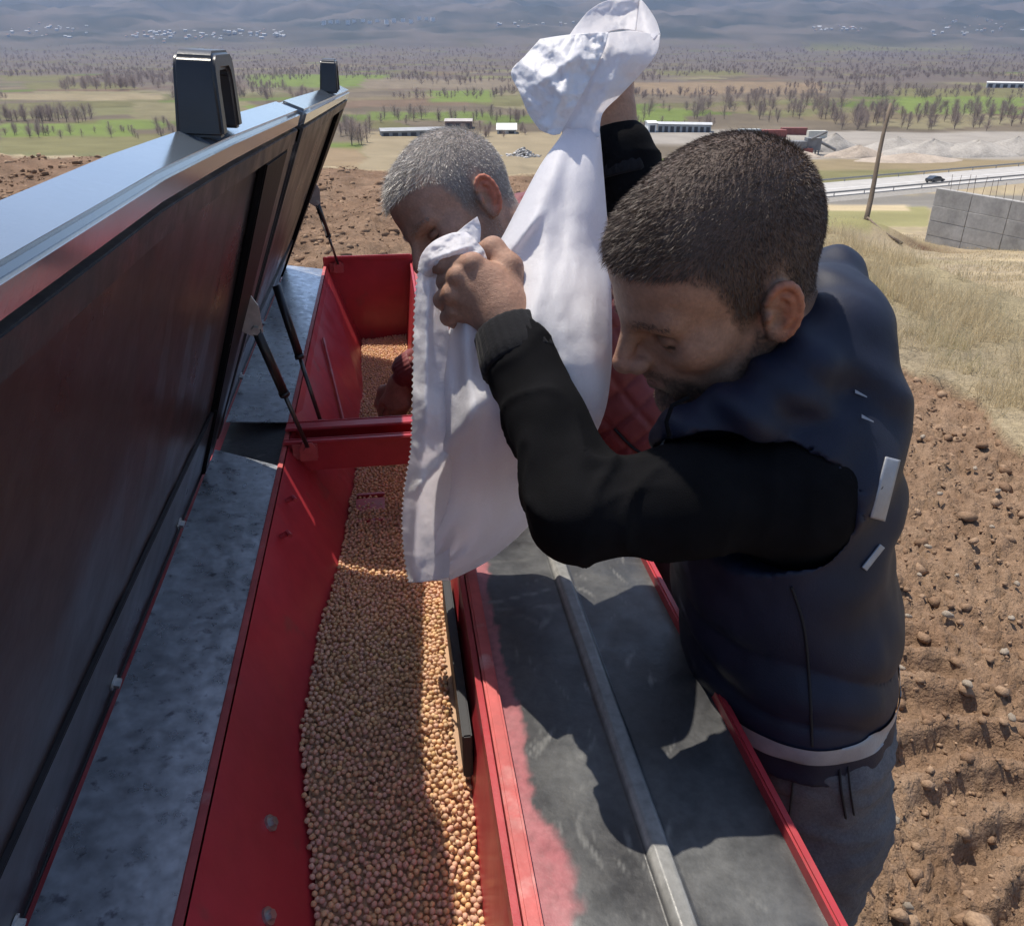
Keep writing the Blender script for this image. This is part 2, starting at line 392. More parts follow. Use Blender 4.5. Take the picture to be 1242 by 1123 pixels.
def paint(x0, x1, y0, y1, c, soft=3, amt=1.0):
    global C
    jx = fbm(x * .03, y * .03, 0, 2, 71) * 14; jy = fbm(x * .03, y * .03, 0, 2, 73) * 2.0
    m = sstep(x0 - soft, x0 + soft, PX + jx) * (1 - sstep(x1 - soft, x1 + soft, PX + jx)) * sstep(y0 - 1, y0 + 1, PY + jy) * (1 - sstep(y1 - 1, y1 + 1, PY + jy)) * (PD > 14) * amt
    C = C + (np.array(c) * (.72 if y1 < 236 else 1.0) * (1 + .2 * fbm(x * .09, y * .09, 0, 2, 75))[:, None] - C) * m[:, None]
for a in [(300, 470, 91, 106, GREEN), (0, 90, 92, 99, OLIVE), (30, 160, 100, 108, OLIVE), (400, 438, 174, 222, GREEN * .95), (520, 600, 110, 124, GREEN * 1.05),
          (440, 600, 136, 146, GREEN * .9), (590, 650, 140, 150, GREEN * .8), (735, 830, 132, 148, GREEN), (745, 800, 126, 133, GREEN * .8), (1090, 1242, 118, 139, GREEN * 1.1), (1085, 1300, 108, 118, OLIVE * 1.1),
          (0, 165, 150, 166, GREEN * 1.05), (120, 200, 146, 157, GREEN), (285, 315, 128, 140, GREEN), (0, 300, 166, 186, OLIVE * 1.15), (800, 900, 86, 92, OLIVE), (980, 1180, 50, 62, OLIVE * 1.05), (160, 300, 124, 146, [.25, .22, .12]),
          (0, 200, 114, 122, [.34, .28, .17]), (440, 640, 96, 108, [.26, .21, .15]), (640, 1000, 100, 114, [.30, .22, .14]), (240, 440, 150, 172, SCRUB),
          (440, 720, 160, 250, [.27, .22, .14]), (900, 1300, 160, 197, GRAVEL), (700, 930, 158, 176, GRAVEL * .95), (1120, 1300, 172, 186, GRAVEL * .8),
          (900, 1300, 194, 214, [.33, .26, .15]), (960, 1110, 206, 222, OLIVE * 1.2), (960, 1300, 236, 252, [.20, .185, .16]), (960, 1125, 250, 276, OLIVE * 1.25), (990, 1100, 248, 256, STRAW),
          (380, 440, 180, 208, [.34, .25, .15])]: paint(*a)
du, dw = u - uw(*POLE[:2])[0], w - uw(*POLE[:2])[1]
dm = np.exp(-((du - 3.2) / 1.9) ** 2 - ((dw + 2.6) / 1.5) ** 2)[:, None]; C = C + (SOIL * .72 - C) * np.clip(dm * 1.3, 0, 1)
mm = sstep(3600, 4600, r)[:, None]
veg = np.clip(.5 + 1.3 * fbm(x / 420, y / 420, 0, 4, 91), 0, 1)[:, None]
C = C * (1 - mm) + mm * (ROCK * .62 + (np.array([.04, .045, .035]) - ROCK * .62) * veg)
ter_me = mesh_np('ground', V, F); set_col(ter_me, np.clip(C, .01, .9))
M_ground = mat('soil_and_grass', attr=True, rough=.95, spec=.15, var=[(22, .22, 6), (160, .22, 4)], bump=(110, .010, 6), bump2=(34, .018, 5))
tick('ground')
link('ground', ter_me, M_ground, kind='structure')

# ------------------------------------------------------------------ loose clods and stones on the ploughed soil
def ico(sub=1):
    import bmesh
    bm = bmesh.new(); bmesh.ops.create_icosphere(bm, subdivisions=sub, radius=1); bm.verts.ensure_lookup_table()
    V = np.array([v.co for v in bm.verts]); F = np.array([[v.index for v in f.verts] for f in bm.faces]); bm.free(); return V, F
IV1, IF1 = ico(1); IV2, IF2 = ico(2)
def rand_rot(n, rng=RNG):
    q = rng.normal(size=(n, 4)); q /= np.linalg.norm(q, axis=1, keepdims=True); a, b, c, d = q.T
    return np.stack([1-2*(c*c+d*d), 2*(b*c-a*d), 2*(b*d+a*c), 2*(b*c+a*d), 1-2*(b*b+d*d), 2*(c*d-a*b), 2*(b*d-a*c), 2*(c*d+a*b), 1-2*(b*b+c*c)], -1).reshape(-1, 3, 3)
def blobs(P, S, IV, IF, jag=.25, squash=.7):
    n = len(P); Rm = rand_rot(n); B = IV[None] * (1 + jag * RNG.uniform(-1, 1, (n, len(IV), 1))) * RNG.uniform(.65, 1.15, (n, 1, 3))
    V = np.einsum('nij,nkj->nki', Rm, B); V[..., 2] *= squash
    V = V * S[:, None, None] + P[:, None, :]
    F = (IF[None] + (np.arange(n) * len(IV))[:, None, None]).reshape(-1, 3); return V.reshape(-1, 3), F
def soil_points(n, u0, u1, w0, w1, pw=1.6):
    uu = RNG.uniform(u0, u1, n); ww = w0 + (w1 - w0) * RNG.uniform(0, 1, n) ** pw
    ok = soil_mask(uu, ww) > .5; uu, ww = uu[ok], ww[ok]; xx, yy = xy(uu, ww)
    return np.stack([xx, yy, height(xx, yy) + micro(xx, yy)], -1)
Pc = np.vstack([soil_points(9000, .7, 2.6, .7, 6.5), soil_points(5200, -9, 2.4, 2.6, 15, 1.2), soil_points(2500, -4, 1.5, 2.8, 9, 1.2), soil_points(16000, -9, 2.4, 3.0, 16, 1.0)])
d = np.hypot(Pc[:, 0], Pc[:, 1]); S = .0025 + .006 * RNG.random(len(Pc)) ** 2 + .030 * (RNG.random(len(Pc)) ** 10); S = S * np.where((d > 3.4) & (uw(Pc[:, 0], Pc[:, 1])[0] < 1.2), 1.9, 1)
Vc, Fc = blobs(Pc, S, IV1, IF1, .42, .72); me = mesh_np('soil_clods', Vc, Fc, smooth=False)
cc = SOIL * 1.05 + (SOIL2 * 1.1 - SOIL) * RNG.random((len(Pc), 1)) ** 1.5; set_col(me, np.repeat(cc, len(IV1), 0))
M_clod = mat('clod_soil', attr=True, rough=.95, spec=.1, var=(120, .25), bump=(220, .003))
link('soil_clods', me, M_clod, kind='stuff', label='loose brown clods strewn over the ploughed soil', category='soil')
M_stone = mat('pale_stone', (.50, .41, .31), .85, var=(25, .25), bump=(70, .004))
stone_px = [(1222, 780), (1152, 738), (1121, 522), (1236, 700), (1098, 790), (1176, 822), (1117, 690), (1203, 640), (1230, 862), (1140, 600), (1185, 560), (1090, 640), (1230, 740), (1105, 735), (1163, 690), (1212, 590), (1128, 655), (1090, 985), (1050, 1060), (1105, 1090)]
sm_me = []
for k in range(4):
    rs = np.random.default_rng(k); v = IV2 * (1 + .22 * rs.uniform(-1, 1, (len(IV2), 1))) * np.array([1.2, .85, .7]); sm_me.append(mesh_np('stone', v, IF2)); sm_me[-1].materials.append(M_stone)
for i, (a, b) in enumerate(stone_px):
    p = onz(a, b, .02); s = random.uniform(.008, .014) * (1.5 if i < 3 else 1)
    o = link('stone', sm_me[i % 4], None, None, label='pale stone lying on the ploughed soil beside the wheel track', category='stone', group='pale stones on the ploughed soil')
    o.location = (p[0], p[1], float(micro(np.array([p[0]]), np.array([p[1]]))[0]) + .1 * s); o.scale = (s,) * 3; o.rotation_euler = (random.uniform(-.3, .3), random.uniform(-.3, .3), random.uniform(0, 6))

# ------------------------------------------------------------------ dry grass along the field edge and down the slope
def blades(P, L, wd, lean, seg=2):
    n = len(P); th = RNG.uniform(0, 2 * math.pi, n); dirx, diry = np.cos(th), np.sin(th); tw = RNG.uniform(0, 2 * math.pi, n); sx, sy = np.cos(tw), np.sin(tw)
    V = []; 
    for k in range(seg + 1):
        t = k / seg; off = lean * L * t ** 1.8; hgt = L * t * np.sqrt(np.clip(1 - (lean * t) ** 2, .1, 1)); w_ = wd * (1 - t) * .5
        c = P + np.stack([dirx * off, diry * off, hgt], -1); s_ = np.stack([sx * w_, sy * w_, 0 * w_], -1)
        V += [c - s_, c + s_] if k < seg else [c]
    nv = 2 * seg + 1; VV = np.stack(V, 1).reshape(-1, 3); base = np.arange(n)[:, None] * nv; F = []
    for k in range(seg):
        a = 2 * k
        if k < seg - 1: F += [[a, a + 1, a + 3], [a, a + 3, a + 2]]
        else: F += [[a, a + 1, a + 2]]
    F = (np.array(F)[None] + base[:, :, None]).reshape(-1, 3); return VV, F, nv
def grass_pts(n, u0, u1, w0, w1, pw):
    uu = u0 + (u1 - u0) * RNG.random(n); ww = w0 + (w1 - w0) * RNG.random(n) ** pw; ok = soil_mask(uu, ww) < .5; uu, ww = uu[ok], ww[ok]; xx, yy = xy(uu, ww)
    return np.stack([xx, yy, height(xx, yy) + .03], -1), uu, ww
G = []
p, uu, ww = grass_pts(26000, 2.2, 3.6, 2.6, 9, 1.2); clump = fbm(p[:, 0] * 2.2, p[:, 1] * 2.2, 0, 2, 81); k = clump > -.12; G.append((p[k], RNG.uniform(.06, .24, k.sum()), .004, uu[k], ww[k]))
p, uu, ww = grass_pts(60000, 2.4, 16, 3, 24, 1.3); clump = fbm(p[:, 0] * 1.1, p[:, 1] * 1.1, 0, 3, 83); k = clump > -.25; G.append((p[k], RNG.uniform(.03, .09, k.sum()) * (1 + np.clip(clump[k], 0, 1)), .008, uu[k], ww[k]))
p, uu, ww = grass_pts(45000, 5, 45, 20, 75, 1.2); k = fbm(p[:, 0] * .4, p[:, 1] * .4, 0, 3, 85) > -.2; G.append((p[k], RNG.uniform(.06, .2, k.sum()), .03, uu[k], ww[k]))
Vs, Fs, Cs, b0 = [], [], [], 0
for (p, L, wd, uu, ww) in G:
    V, F, nv = blades(p, L, np.full(len(p), wd) * RNG.uniform(.6, 1.3, len(p)), RNG.uniform(.15, .85, len(p)))
    green = np.clip((fbm(p[:, 0] * .9, p[:, 1] * .9, 0, 2, 87) * 1.2 - .55 + .85 * (uu < 2.8)) * (ww < 12), 0, 1)[:, None] * (L < .2)[:, None]
    c = np.array([.60, .49, .31]) * RNG.uniform(.7, 1.2, (len(p), 1)); c = c + (np.array([.15, .22, .05]) - c) * green
    Vs.append(V); Fs.append(F + b0); Cs.append(np.repeat(c, nv, 0)); b0 += len(V)
me = mesh_np('dry_grass', np.vstack(Vs), np.vstack(Fs), smooth=False); set_col(me, np.vstack(Cs))
M_grass = mat('dry_grass', attr=True, rough=.8, spec=.2, transl=(.4, (.60, .50, .32)))
link('dry_grass', me, M_grass, kind='stuff', label='pale dry grass with green tufts along the edge of the ploughed field', category='grass')

tick('grass')
# ------------------------------------------------------------------ road with crash barriers
def road_strip(o0, o1, z, t0=-260, t1=420, n=60):
    t = np.linspace(t0, t1, n); a = RA + RDIR * t[:, None]; return a[:, None, :] + RNRM * np.array([o0, o1])[None, :, None], t
ZR = -25.20
def slab(name, o0, o1, zt, zb, m, **k):
    q, t = road_strip(o0, o1, 0); mb = MB(); 
    a0, a1 = q[0], q[-1]
    P8 = [(*a0[0], zb), (*a0[1], zb), (*a1[1], zb), (*a1[0], zb), (*a0[0], zt), (*a0[1], zt), (*a1[1], zt), (*a1[0], zt)]
    return mb.hexa(P8).build(name, m, **k)
M_asph = mat('worn_pale_asphalt', (.42, .40, .37), .85, var=(.4, .1))
M_line = mat('road_paint', (.75, .74, .70), .6)
M_shld = mat('gravel_shoulder', (.27, .25, .22), .95, var=(1.5, .2))
road = slab('road', -6, 7.5, ZR, ZR - .4, M_asph, kind='structure')
slab('road_shoulder', -10.5, -6.003, ZR - .14, ZR - .7, M_shld, kind='structure')
for k, o in enumerate((-5.4, 6.9, .7)):
    ln = slab('edge_line' if k < 2 else 'centre_line', o - .12, o + .12, ZR + .012, ZR + .004, M_line); ln.parent = road
M_gal = mat('galvanised_barrier', (.30, .30, .30), .5, .6)
for off, lab in ((-5.95, 'galvanised crash barrier along the road verge nearer to the concrete wall'), (7.3, 'galvanised crash barrier along the road verge beside the gravel pit')):
    e = empty('crash_barrier', (*(RA + RNRM * off), ZR), label=lab, category='barrier', group='crash barriers along the road')
    q, t = road_strip(off - .05, off + .05, 0, -120, 260, 2); a0, a1 = q
    child(MB().hexa([(*a0[0], ZR+.5), (*a0[1], ZR+.5), (*a1[1], ZR+.5), (*a1[0], ZR+.5), (*a0[0], ZR+.82), (*a0[1], ZR+.82), (*a1[1], ZR+.82), (*a1[0], ZR+.82)]).build('rail', M_gal), e)
    pm = None
    for k in range(48):
        c = RA + RDIR * (-120 + 8 * k) + RNRM * off
        if pm is None: pm = MB().box((-.07, -.07, 0), (.07, .07, .6)).build('post', M_gal).data; po = [o for o in bpy.data.objects if o.data is pm][0]
        else: po = link('post', pm)
        po.location = (*c, ZR); child(po, e)

# the car on the road
def car(loc, rz, body_col, label):
    e = empty('car', loc, label=label, category='car'); e.rotation_euler = (0, 0, rz)
    mb = mat('car_paint', body_col, .35, coat=.5); mg = mat('car_glass', (.02, .025, .03), .1); mt = mat('tyre_rubber', (.02, .02, .02), .8)
    prof_ = [(-2.1,.35),(2.1,.35),(2.15,.7),(1.3,.9),(.6,1.35),(-1.0,1.42),(-1.75,1.0),(-2.15,.95)]
    m = MB(); n = len(prof_); V = [(x_, -.82, z_) for x_, z_ in prof_] + [(x_, .82, z_) for x_, z_ in prof_]
    m.add(V, [(i, (i+1)%n, n+(i+1)%n, n+i) for i in range(n)] + [tuple(range(n-1,-1,-1)), tuple(range(n,2*n))]); o = m.build('body', mb, bevel=.08); o.parent = e
    g = MB().add([(x_, s*.83, z_) for s in (-1,1) for x_, z_ in ((-1.5,.98),(1.0,.95),(.55,1.28),(-1.0,1.34))], [(0,1,2,3),(7,6,5,4)]).build('side_window', mg); g.parent = e
    for sx in (-1.3, 1.3):
        for sy in (-.8, .8):
            wh = MB().tube([(sx, sy-.1, .32), (sx, sy+.1, .32)], .32, 16).build('wheel', mt); wh.parent = e
cp = RA + RDIR * 0; _g = ground_hit(1135, 222); tt = (onz(1135, 222, ZR)[:2] - RA) @ RDIR
cpos = RA + RDIR * tt + RNRM * -2.4
car((cpos[0], cpos[1], ZR), math.atan2(RDIR[1], RDIR[0]), (.03, .035, .04), 'dark car driving on the pale road below the hill')

# ------------------------------------------------------------------ leaning pole, concrete wall
M_wood = mat('weathered_wood', (.16, .12, .085), .9, var=((3, 3, .6), .3), bump=((20, 20, 2), .01))
e = empty('utility_pole', tuple(POLE), label='weathered bare wooden pole leaning on a grassy mound', category='pole')
pt = at(1080, 126, 52.5); ptop = np.array(pt); base = POLE - np.array([0, 0, .6])
seg = [base + (ptop - base) * t + np.array([.05 * math.sin(7 * t), 0, 0]) for t in np.linspace(0, 1, 9)]
child(MB().tube(seg, list(np.linspace(.17, .10, 9)), 10).build('shaft', M_wood, smooth=True), e)
b0_ = POLE + np.array([.1, 0, .1]); b1 = np.array(at(1093, 299, 49)); b1[2] = height(b1[0], b1[1]) + .15
e2 = link('fallen_branch', None); 
bpy.data.objects.remove(e2)
MB().tube([b0_, (b0_ + b1) / 2 + np.array([0, 0, -.15]), b1], [.06, .07, .09], 8).build('fallen_log', M_wood, smooth=True, label='thin dark log lying from the pole foot into the ditch', category='log')

WL = np.array(at(1120, 298, 56)); WR = np.array(at(1243, 309, 50)); wdir = WR - WL; wz0 = min(WL[2], WR[2]) - .2; wl_ = np.linalg.norm(wdir[:2]); wd2 = wdir[:2] / wl_; wn2 = np.array([-wd2[1], wd2[0]])
if wn2 @ FWD < 0: wn2 = -wn2
WH = 3.95
M_conc = mat('cast_concrete', (.40, .385, .36), .9, var=[(.8, .18), (6, .1)], bump=(14, .01), var2=(1.1, (.30, .29, .275), .5, .75))
M_rebar = mat('rusty_rebar', (.13, .09, .07), .8)
e = empty('retaining_wall', (WL[0], WL[1], wz0), label='grey cast concrete wall with board-marked panels and bare rebar on top', category='wall')
def wp(a, b, z): q = WL[:2] + wd2 * a + wn2 * b; return (q[0], q[1], wz0 + z)
Ltot = wl_ + 9; ncol = 6; cw = Ltot / ncol
child(MB().hexa([wp(0, .06, -.8), wp(Ltot, .06, -.8), wp(Ltot, .4, -.8), wp(0, .4, -.8), wp(0, .06, WH - .01), wp(Ltot, .06, WH - .01), wp(Ltot, .4, WH - .01), wp(0, .4, WH - .01)]).build('core', M_conc), e)
for i in range(ncol):
    zs = [-.3, .95, 1.9, 2.85, WH]
    for j in range(4):
        a0, a1, z0, z1 = i * cw + .02, (i + 1) * cw - .02, zs[j] + .015, zs[j + 1] - .015; q = random.uniform(-.02, .012)
        child(MB().hexa([wp(a0, q, z0), wp(a1, q, z0), wp(a1, .1, z0), wp(a0, .1, z0), wp(a0, q, z1), wp(a1, q, z1), wp(a1, .1, z1), wp(a0, .1, z1)]).build('panel', M_conc, bevel=.012, seg=1), e)
rb = None
for k in range(26):
    a = .9 + k * .55 + random.uniform(-.1, .1); h_ = random.uniform(.9, 1.25); q = wp(a, .22, WH - .05); tilt = random.uniform(-.12, .12)
    child(MB().tube([q, (q[0] + tilt, q[1], q[2] + h_)], .014, 6).build('rebar', M_rebar), e)

# ------------------------------------------------------------------ sheds, gravel pit
def box_on(px, py, d=None):
    p = ground_hit(px, py); return p
def shed(px0, px1, py, hgt, depth, wallc, roofc, label, cat='shed', gable=.8, group=None, doors=4):
    a = ground_hit(px0, py); b = ground_hit(px1, py); z0 = min(a[2], b[2]) - .3; dv = (b - a)[:2]; L_ = np.linalg.norm(dv); dv = dv / L_; nv = np.array([-dv[1], dv[0]]); nv = nv if nv @ FWD > 0 else -nv
    e = empty('farm_shed', (a[0], a[1], z0), label=label, category=cat, group=group)
    def q(s, t, z_): c = a[:2] + dv * s + nv * t; return (c[0], c[1], z0 + z_)
    mw = mat('shed_wall', wallc, .9, var=(.3, .15)); mr = mat('shed_roof', roofc, .7, var=(.4, .15)); md = mat('dark_opening', (.05, .05, .055), .6)
    child(MB().hexa([q(0,0,0), q(L_,0,0), q(L_,depth,0), q(0,depth,0), q(0,0,hgt), q(L_,0,hgt), q(L_,depth,hgt), q(0,depth,hgt)]).build('wall', mw), e)
    child(MB().add([q(-.4,-.5,hgt), q(L_+.4,-.5,hgt), q(L_+.4,depth+.5,hgt), q(-.4,depth+.5,hgt), q(-.4,depth/2,hgt+gable), q(L_+.4,depth/2,hgt+gable)], [(0,1,5,4),(2,3,4,5),(0,4,3),(1,2,5),(3,2,1,0)]).build('roof', mr), e)
    for k in range(doors):
        s = L_ * (k + .5) / doors; wd_ = L_ / doors * .6
        child(MB().hexa([q(s-wd_/2,-.06,.5), q(s+wd_/2,-.06,.5), q(s+wd_/2,.05,.5), q(s-wd_/2,.05,.5), q(s-wd_/2,-.06,hgt*.75), q(s+wd_/2,-.06,hgt*.75), q(s+wd_/2,.05,hgt*.75), q(s-wd_/2,.05,hgt*.75)]).build('opening', md), e)
    return e
shed(463, 540, 166, 2.8, 9, (.26, .27, .27), (.33, .34, .35), 'long low grey farm shed below the hill beside the reddish barn', doors=7)
shed(540, 572, 157, 3.5, 9, (.25, .16, .13), (.42, .38, .36), 'reddish brown barn with a pale roof behind the long grey shed', 'barn', doors=3)
shed(603, 626, 163, 2.0, 8, (.45, .46, .45), (.74, .75, .72), 'small shed with a bright white roof beside the rubble', doors=2, gable=2.2)
shed(797, 862, 161, 3.6, 10, (.34, .36, .37), (.48, .49, .50), 'long grey greenhouse shed with vertical bays behind the gravel yard', doors=9, gable=.5)
shed(786, 796, 161, 4.0, 10, (.72, .72, .70), (.74, .74, .72), 'white gable end hut joined to the long greenhouse shed', 'hut', doors=1, gable=.5)
shed(1196, 1242, 107, 5, 12, (.55, .55, .53), (.72, .72, .70), 'distant long white farm building beyond the green fields', 'building', doors=5)
M_grav = mat('gravel_heap', (.36, .33, .29), .95, var=[(.25, .2), (2, .15)], bump=(2, .15))
M_grav2 = mat('sandy_heap', (.40, .33, .26), .95, var=[(.25, .2), (2, .15)], bump=(2, .15))
heaps = [(1010, 183, 26, 17, 0), (1040, 190, 30, 11, 1), (1085, 184, 34, 14, 0), (1130, 187, 44, 14, 0), (1185, 187, 46, 13, 0), (1230, 186, 40, 15, 0), (960, 191, 28, 9, 1), (1105, 196, 50, 8, 1)]
for i, (a, b, wp_, hp, mm_) in enumerate(heaps):
    p = ground_hit(a, b); D = np.linalg.norm(p - _C); rad = wp_ / 1000 * D; hh = hp / 1000 * D; n, m = 36, 12
    ang = np.linspace(0, 2 * math.pi, n, endpoint=False); Pq = []
    for j in range(m + 1):
        t = j / m; rr_ = rad * (1 - t) * (1 + .25 * fbm(np.cos(ang) * 1.5, np.sin(ang) * 1.5, i * 3.3 + t, 2, i)); zz = hh * (t ** .85) * (1 + .12 * fbm(np.cos(ang) * 2, np.sin(ang) * 2, i * 7.1 + 2 * t, 2, i)) - .5 * (j == 0)
        Pq.append(np.stack([rr_ * np.cos(ang) * 1.2, rr_ * np.sin(ang) * .8, zz], -1))
    V, F = grid_mesh(np.array(Pq), True); o = link('gravel_heap', mesh_np('gravel_heap', V, F), M_grav2 if mm_ else M_grav, None, label='heap of %s in the gravel pit beyond the road' % ('sandy earth' if mm_ else 'grey gravel'), category='heap', group='sandy heaps in the gravel pit' if mm_ else 'gravel heaps in the gravel pit')
    o.location = (p[0], p[1], p[2])
# crushing plant
p = ground_hit(972, 188); e = empty('crushing_plant', tuple(p), label='grey crushing plant with hoppers and conveyor in the gravel pit', category='machine')
M_mach = mat('dusty_steel', (.20, .20, .20), .7, .2, var=(.5, .3)); M_mrust = mat('rusty_red_steel', (.26, .09, .07), .8, var=(.6, .2)); M_mwhite = mat('dusty_white_panel', (.55, .54, .50), .8)
ux = np.array([*RGT, 0]); uy = np.array([*FWD, 0]); uz = np.array([0, 0, 1.0])
def bx(nm, a, b, c, sx, sy, sz, m, par, base=None):
    base = p if base is None else base
    o = base + ux * a + uy * b + uz * c; P8 = [o + ux * i * sx / 2 + uy * j * sy / 2 + uz * k for k in (0, sz) for i, j in ((-1,-1),(1,-1),(1,1),(-1,1))]
    return child(MB().hexa(P8).build(nm, m), par)
bx('crusher_body', -2.5, 0, 0, 6, 4, 4.2, M_mach, e); bx('screen_house', 3.2, .5, 1.5, 4.5, 3.5, 3.6, M_mach, e); bx('cabin', -6.5, 1, 0, 3, 3, 3, M_mwhite, e); bx('motor_box', 1.2, -1.5, 0, 3, 2, 2.2, M_mrust, e)
for s0, s1, nm in (((-3, 0, 3.6), (-9, 1, .4), 'conveyor'), ((4, .5, 4.6), (11.5, 2, 1.2), 'conveyor'), ((2, -1, 4.8), (6, -3, 7.2), 'conveyor')):
    a = p + ux * s0[0] + uy * s0[1] + uz * s0[2]; b = p + ux * s1[0] + uy * s1[1] + uz * s1[2]; child(MB().tube([a, b], .45, 6).build(nm, M_mach), e)
for a in (1.5, 5): 
    for b in (-1, 2): bx('leg', a, b, 0, .35, .35, 1.5, M_mach, e)
for (px_, py_, L_, c_, lab, ct) in ((938, 167, 9, (.28, .08, .06), 'red shipping container beside the crushing plant', 'container'), (908, 166, 8, (.5, .55, .55), 'pale blue white truck body parked behind the gravel yard', 'truck'), (962, 164, 10, (.24, .07, .055), 'dark red container behind the crushing plant', 'container'), (990, 168, 7, (.60, .58, .5), 'cream coloured cabin behind the crushing plant', 'cabin')):
    q = ground_hit(px_, py_); e3 = empty('container', tuple(q), label=lab, category=ct); mc = mat('container_paint', c_, .6, var=(.5, .15))
    bx('box_body', 0, 0, 0, L_, 2.6, 2.7, mc, e3, q)
    for k in range(7): bx('rib', -L_/2 + L_ * (k + .5) / 7, -1.33, .15, .25, .1, 2.4, mc, e3, q)
# rubble heap near the white roofed shed
q = ground_hit(634, 190); Pr = q + RNG.normal(size=(160, 3)) * np.array([2.2, 2.2, 0]); Pr[:, 2] = q[2] + np.clip(2.6 - np.hypot(Pr[:, 0] - q[0], Pr[:, 1] - q[1]) * .7, 0, 3) * RNG.random(160) + .2
V, F = blobs(Pr, RNG.uniform(.25, .75, 160), IV1, IF1, .3, .8); me = mesh_np('rubble_heap', V, F, False); set_col(me, np.repeat(np.array([.55, .53, .5]) * RNG.uniform(.25, 1.2, (160, 1)), len(IV1), 0))
link('rubble_heap', me, mat('broken_concrete', attr=True, rough=.9), None, kind='stuff', label='heap of pale broken rubble on the dry field below the hill', category='rubble')

tick('pit')
# ------------------------------------------------------------------ bare trees in the valley
M_bark = mat('bare_twigs', (.30, .245, .22), .95, spec=.1, transl=(.45, (.32, .26, .235))); M_trunk = mat('grey_bark', (.20, .16, .13), .95, spec=.1)
def tree_geo(h, spread, n, seed, wd):
    rs = np.random.default_rng(seed); V = []; F = []
    tv = []; 
    for k in range(5):
        t = k / 4; rad = .02 * h * (1 - .8 * t); c = np.array([.03 * h * math.sin(3 * t + seed), .02 * h * math.sin(5 * t), h * .85 * t])
        tv += [c + np.array([math.cos(a), math.sin(a), 0]) * rad for a in (0, 1.57, 3.14, 4.71)]
    tf = [(4*i+k, 4*i+(k+1)%4, 4*i+4+(k+1)%4, 4*i+4+k) for i in range(4) for k in range(4)]
    for i in range(n):
        t = rs.uniform(.12, .92); a = rs.uniform(0, 6.283); el = rs.uniform(.5, 1.35); L_ = h * spread * rs.uniform(.35, 1) * (1.15 - t); c = np.array([.03 * h * math.sin(3 * t + seed), .02 * h * math.sin(5 * t), h * .85 * t])
        c = c + np.array([math.cos(a), math.sin(a), .6]) * rs.uniform(0, .5) * L_ * (rs.random() < .6)
        d = np.array([math.cos(a) * math.cos(el), math.sin(a) * math.cos(el), math.sin(el)]); d2 = d + rs.normal(size=3) * .35; s = np.cross(d, rs.normal(size=3)); s = s / np.linalg.norm(s) * wd * rs.uniform(.6, 1.4); b = len(V)
        V += [c - s, c + s, c + d2 * L_]; F += [(b, b + 1, b + 2)]
    return np.array(tv), tf, np.array(V), F
protos = []
for k, (sp, n) in enumerate([(.52, 210), (.70, 240), (.90, 260), (.60, 190)]): protos.append(tree_geo(1.0, sp, n, k + 3, .0055))
pm = []
for tv, tf, V, F in protos:
    a = mesh_np('trunk', tv, tf, False); a.materials.append(M_trunk); b = mesh_np('crown', V, np.array(F), False); b.materials.append(M_bark); pm.append((a, b))
cand = []
for x0, x1, y0, y1, n, hm in [(0, 115, 143, 149, 42, 9), (75, 160, 105, 112, 30, 12), (215, 420, 112, 128, 36, 12), (130, 215, 98, 110, 34, 14), (410, 450, 160, 178, 12, 12), (455, 640, 140, 152, 34, 8), (560, 640, 158, 168, 14, 6), (0, 200, 158, 170, 26, 5),
                                (180, 300, 152, 172, 20, 6), (1010, 1242, 140, 160, 70, 9), (880, 1010, 118, 140, 40, 11), (740, 1000, 128, 150, 50, 9), (1110, 1242, 130, 142, 26, 9), (650, 900, 150, 158, 18, 6), (0, 60, 160, 168, 8, 7), (1000, 1100, 135, 150, 24, 11)]:
    for k in range(n): cand.append((random.uniform(x0, x1), random.uniform(y0, y1), hm * random.uniform(.5, 1.0)))
cand.sort(key=lambda c: -c[1]); cnt = 0; stuffV, stuffF, b0 = [], [], 0
def put_stuff(p, hm, kind, thin=1):
    global b0
    tv, tf, V, F = protos[kind]; F = np.array(F); a = random.uniform(0, 6.28); ca_, sa_ = math.cos(a), math.sin(a); Rz = np.array([[ca_, -sa_, 0], [sa_, ca_, 0], [0, 0, 1]])
    if thin > 1:
        F = F[::thin]; V = V.reshape(-1, 3, 3)[::thin]; c = V.mean(1, keepdims=True); V = np.where(np.arange(3)[None, :, None] < 2, V[:, :1] + (V - V[:, :1]) * thin * 1.0, V).reshape(-1, 3); F = np.arange(len(V)).reshape(-1, 3)
    stuffV.append((V @ Rz.T) * hm + p); stuffF.append(F + b0); b0 += len(V)
for c in cand:
    p = ground_hit(c[0], c[1])
    if p is None: continue
    k = random.randrange(4)
    if cnt < 280:
        e = empty('bare_tree', (p[0], p[1], p[2] - .1), label='bare leafless tree in the rows on the valley floor', category='tree', group='bare trees on the valley floor'); e.scale = (c[2],) * 3; e.rotation_euler = (0, 0, random.uniform(0, 6.28))
        link('trunk', pm[k][0], None, e); link('crown', pm[k][1], None, e); cnt += 1
    else: put_stuff(p, c[2], k)
for _ in range(7800):
    a = random.uniform(-160, 1400); b = random.choice([random.uniform(57, 90), random.uniform(60, 100), random.uniform(60, 100), random.uniform(86, 122)]); p = ground_hit(a, b)
    if p is None: continue
    if float(fbm(np.array([p[0] * .006]), np.array([p[1] * .004]), 0, 2, 99)[0]) < (-.25 if b < 95 else .12): continue
    put_stuff(p, random.uniform(4, 8.5) * (1 if b > 75 else 1.4), random.randrange(4), 3 if b > 90 else 6)
me = mesh_np('bare_woodland', np.vstack(stuffV), np.vstack(stuffF), False)
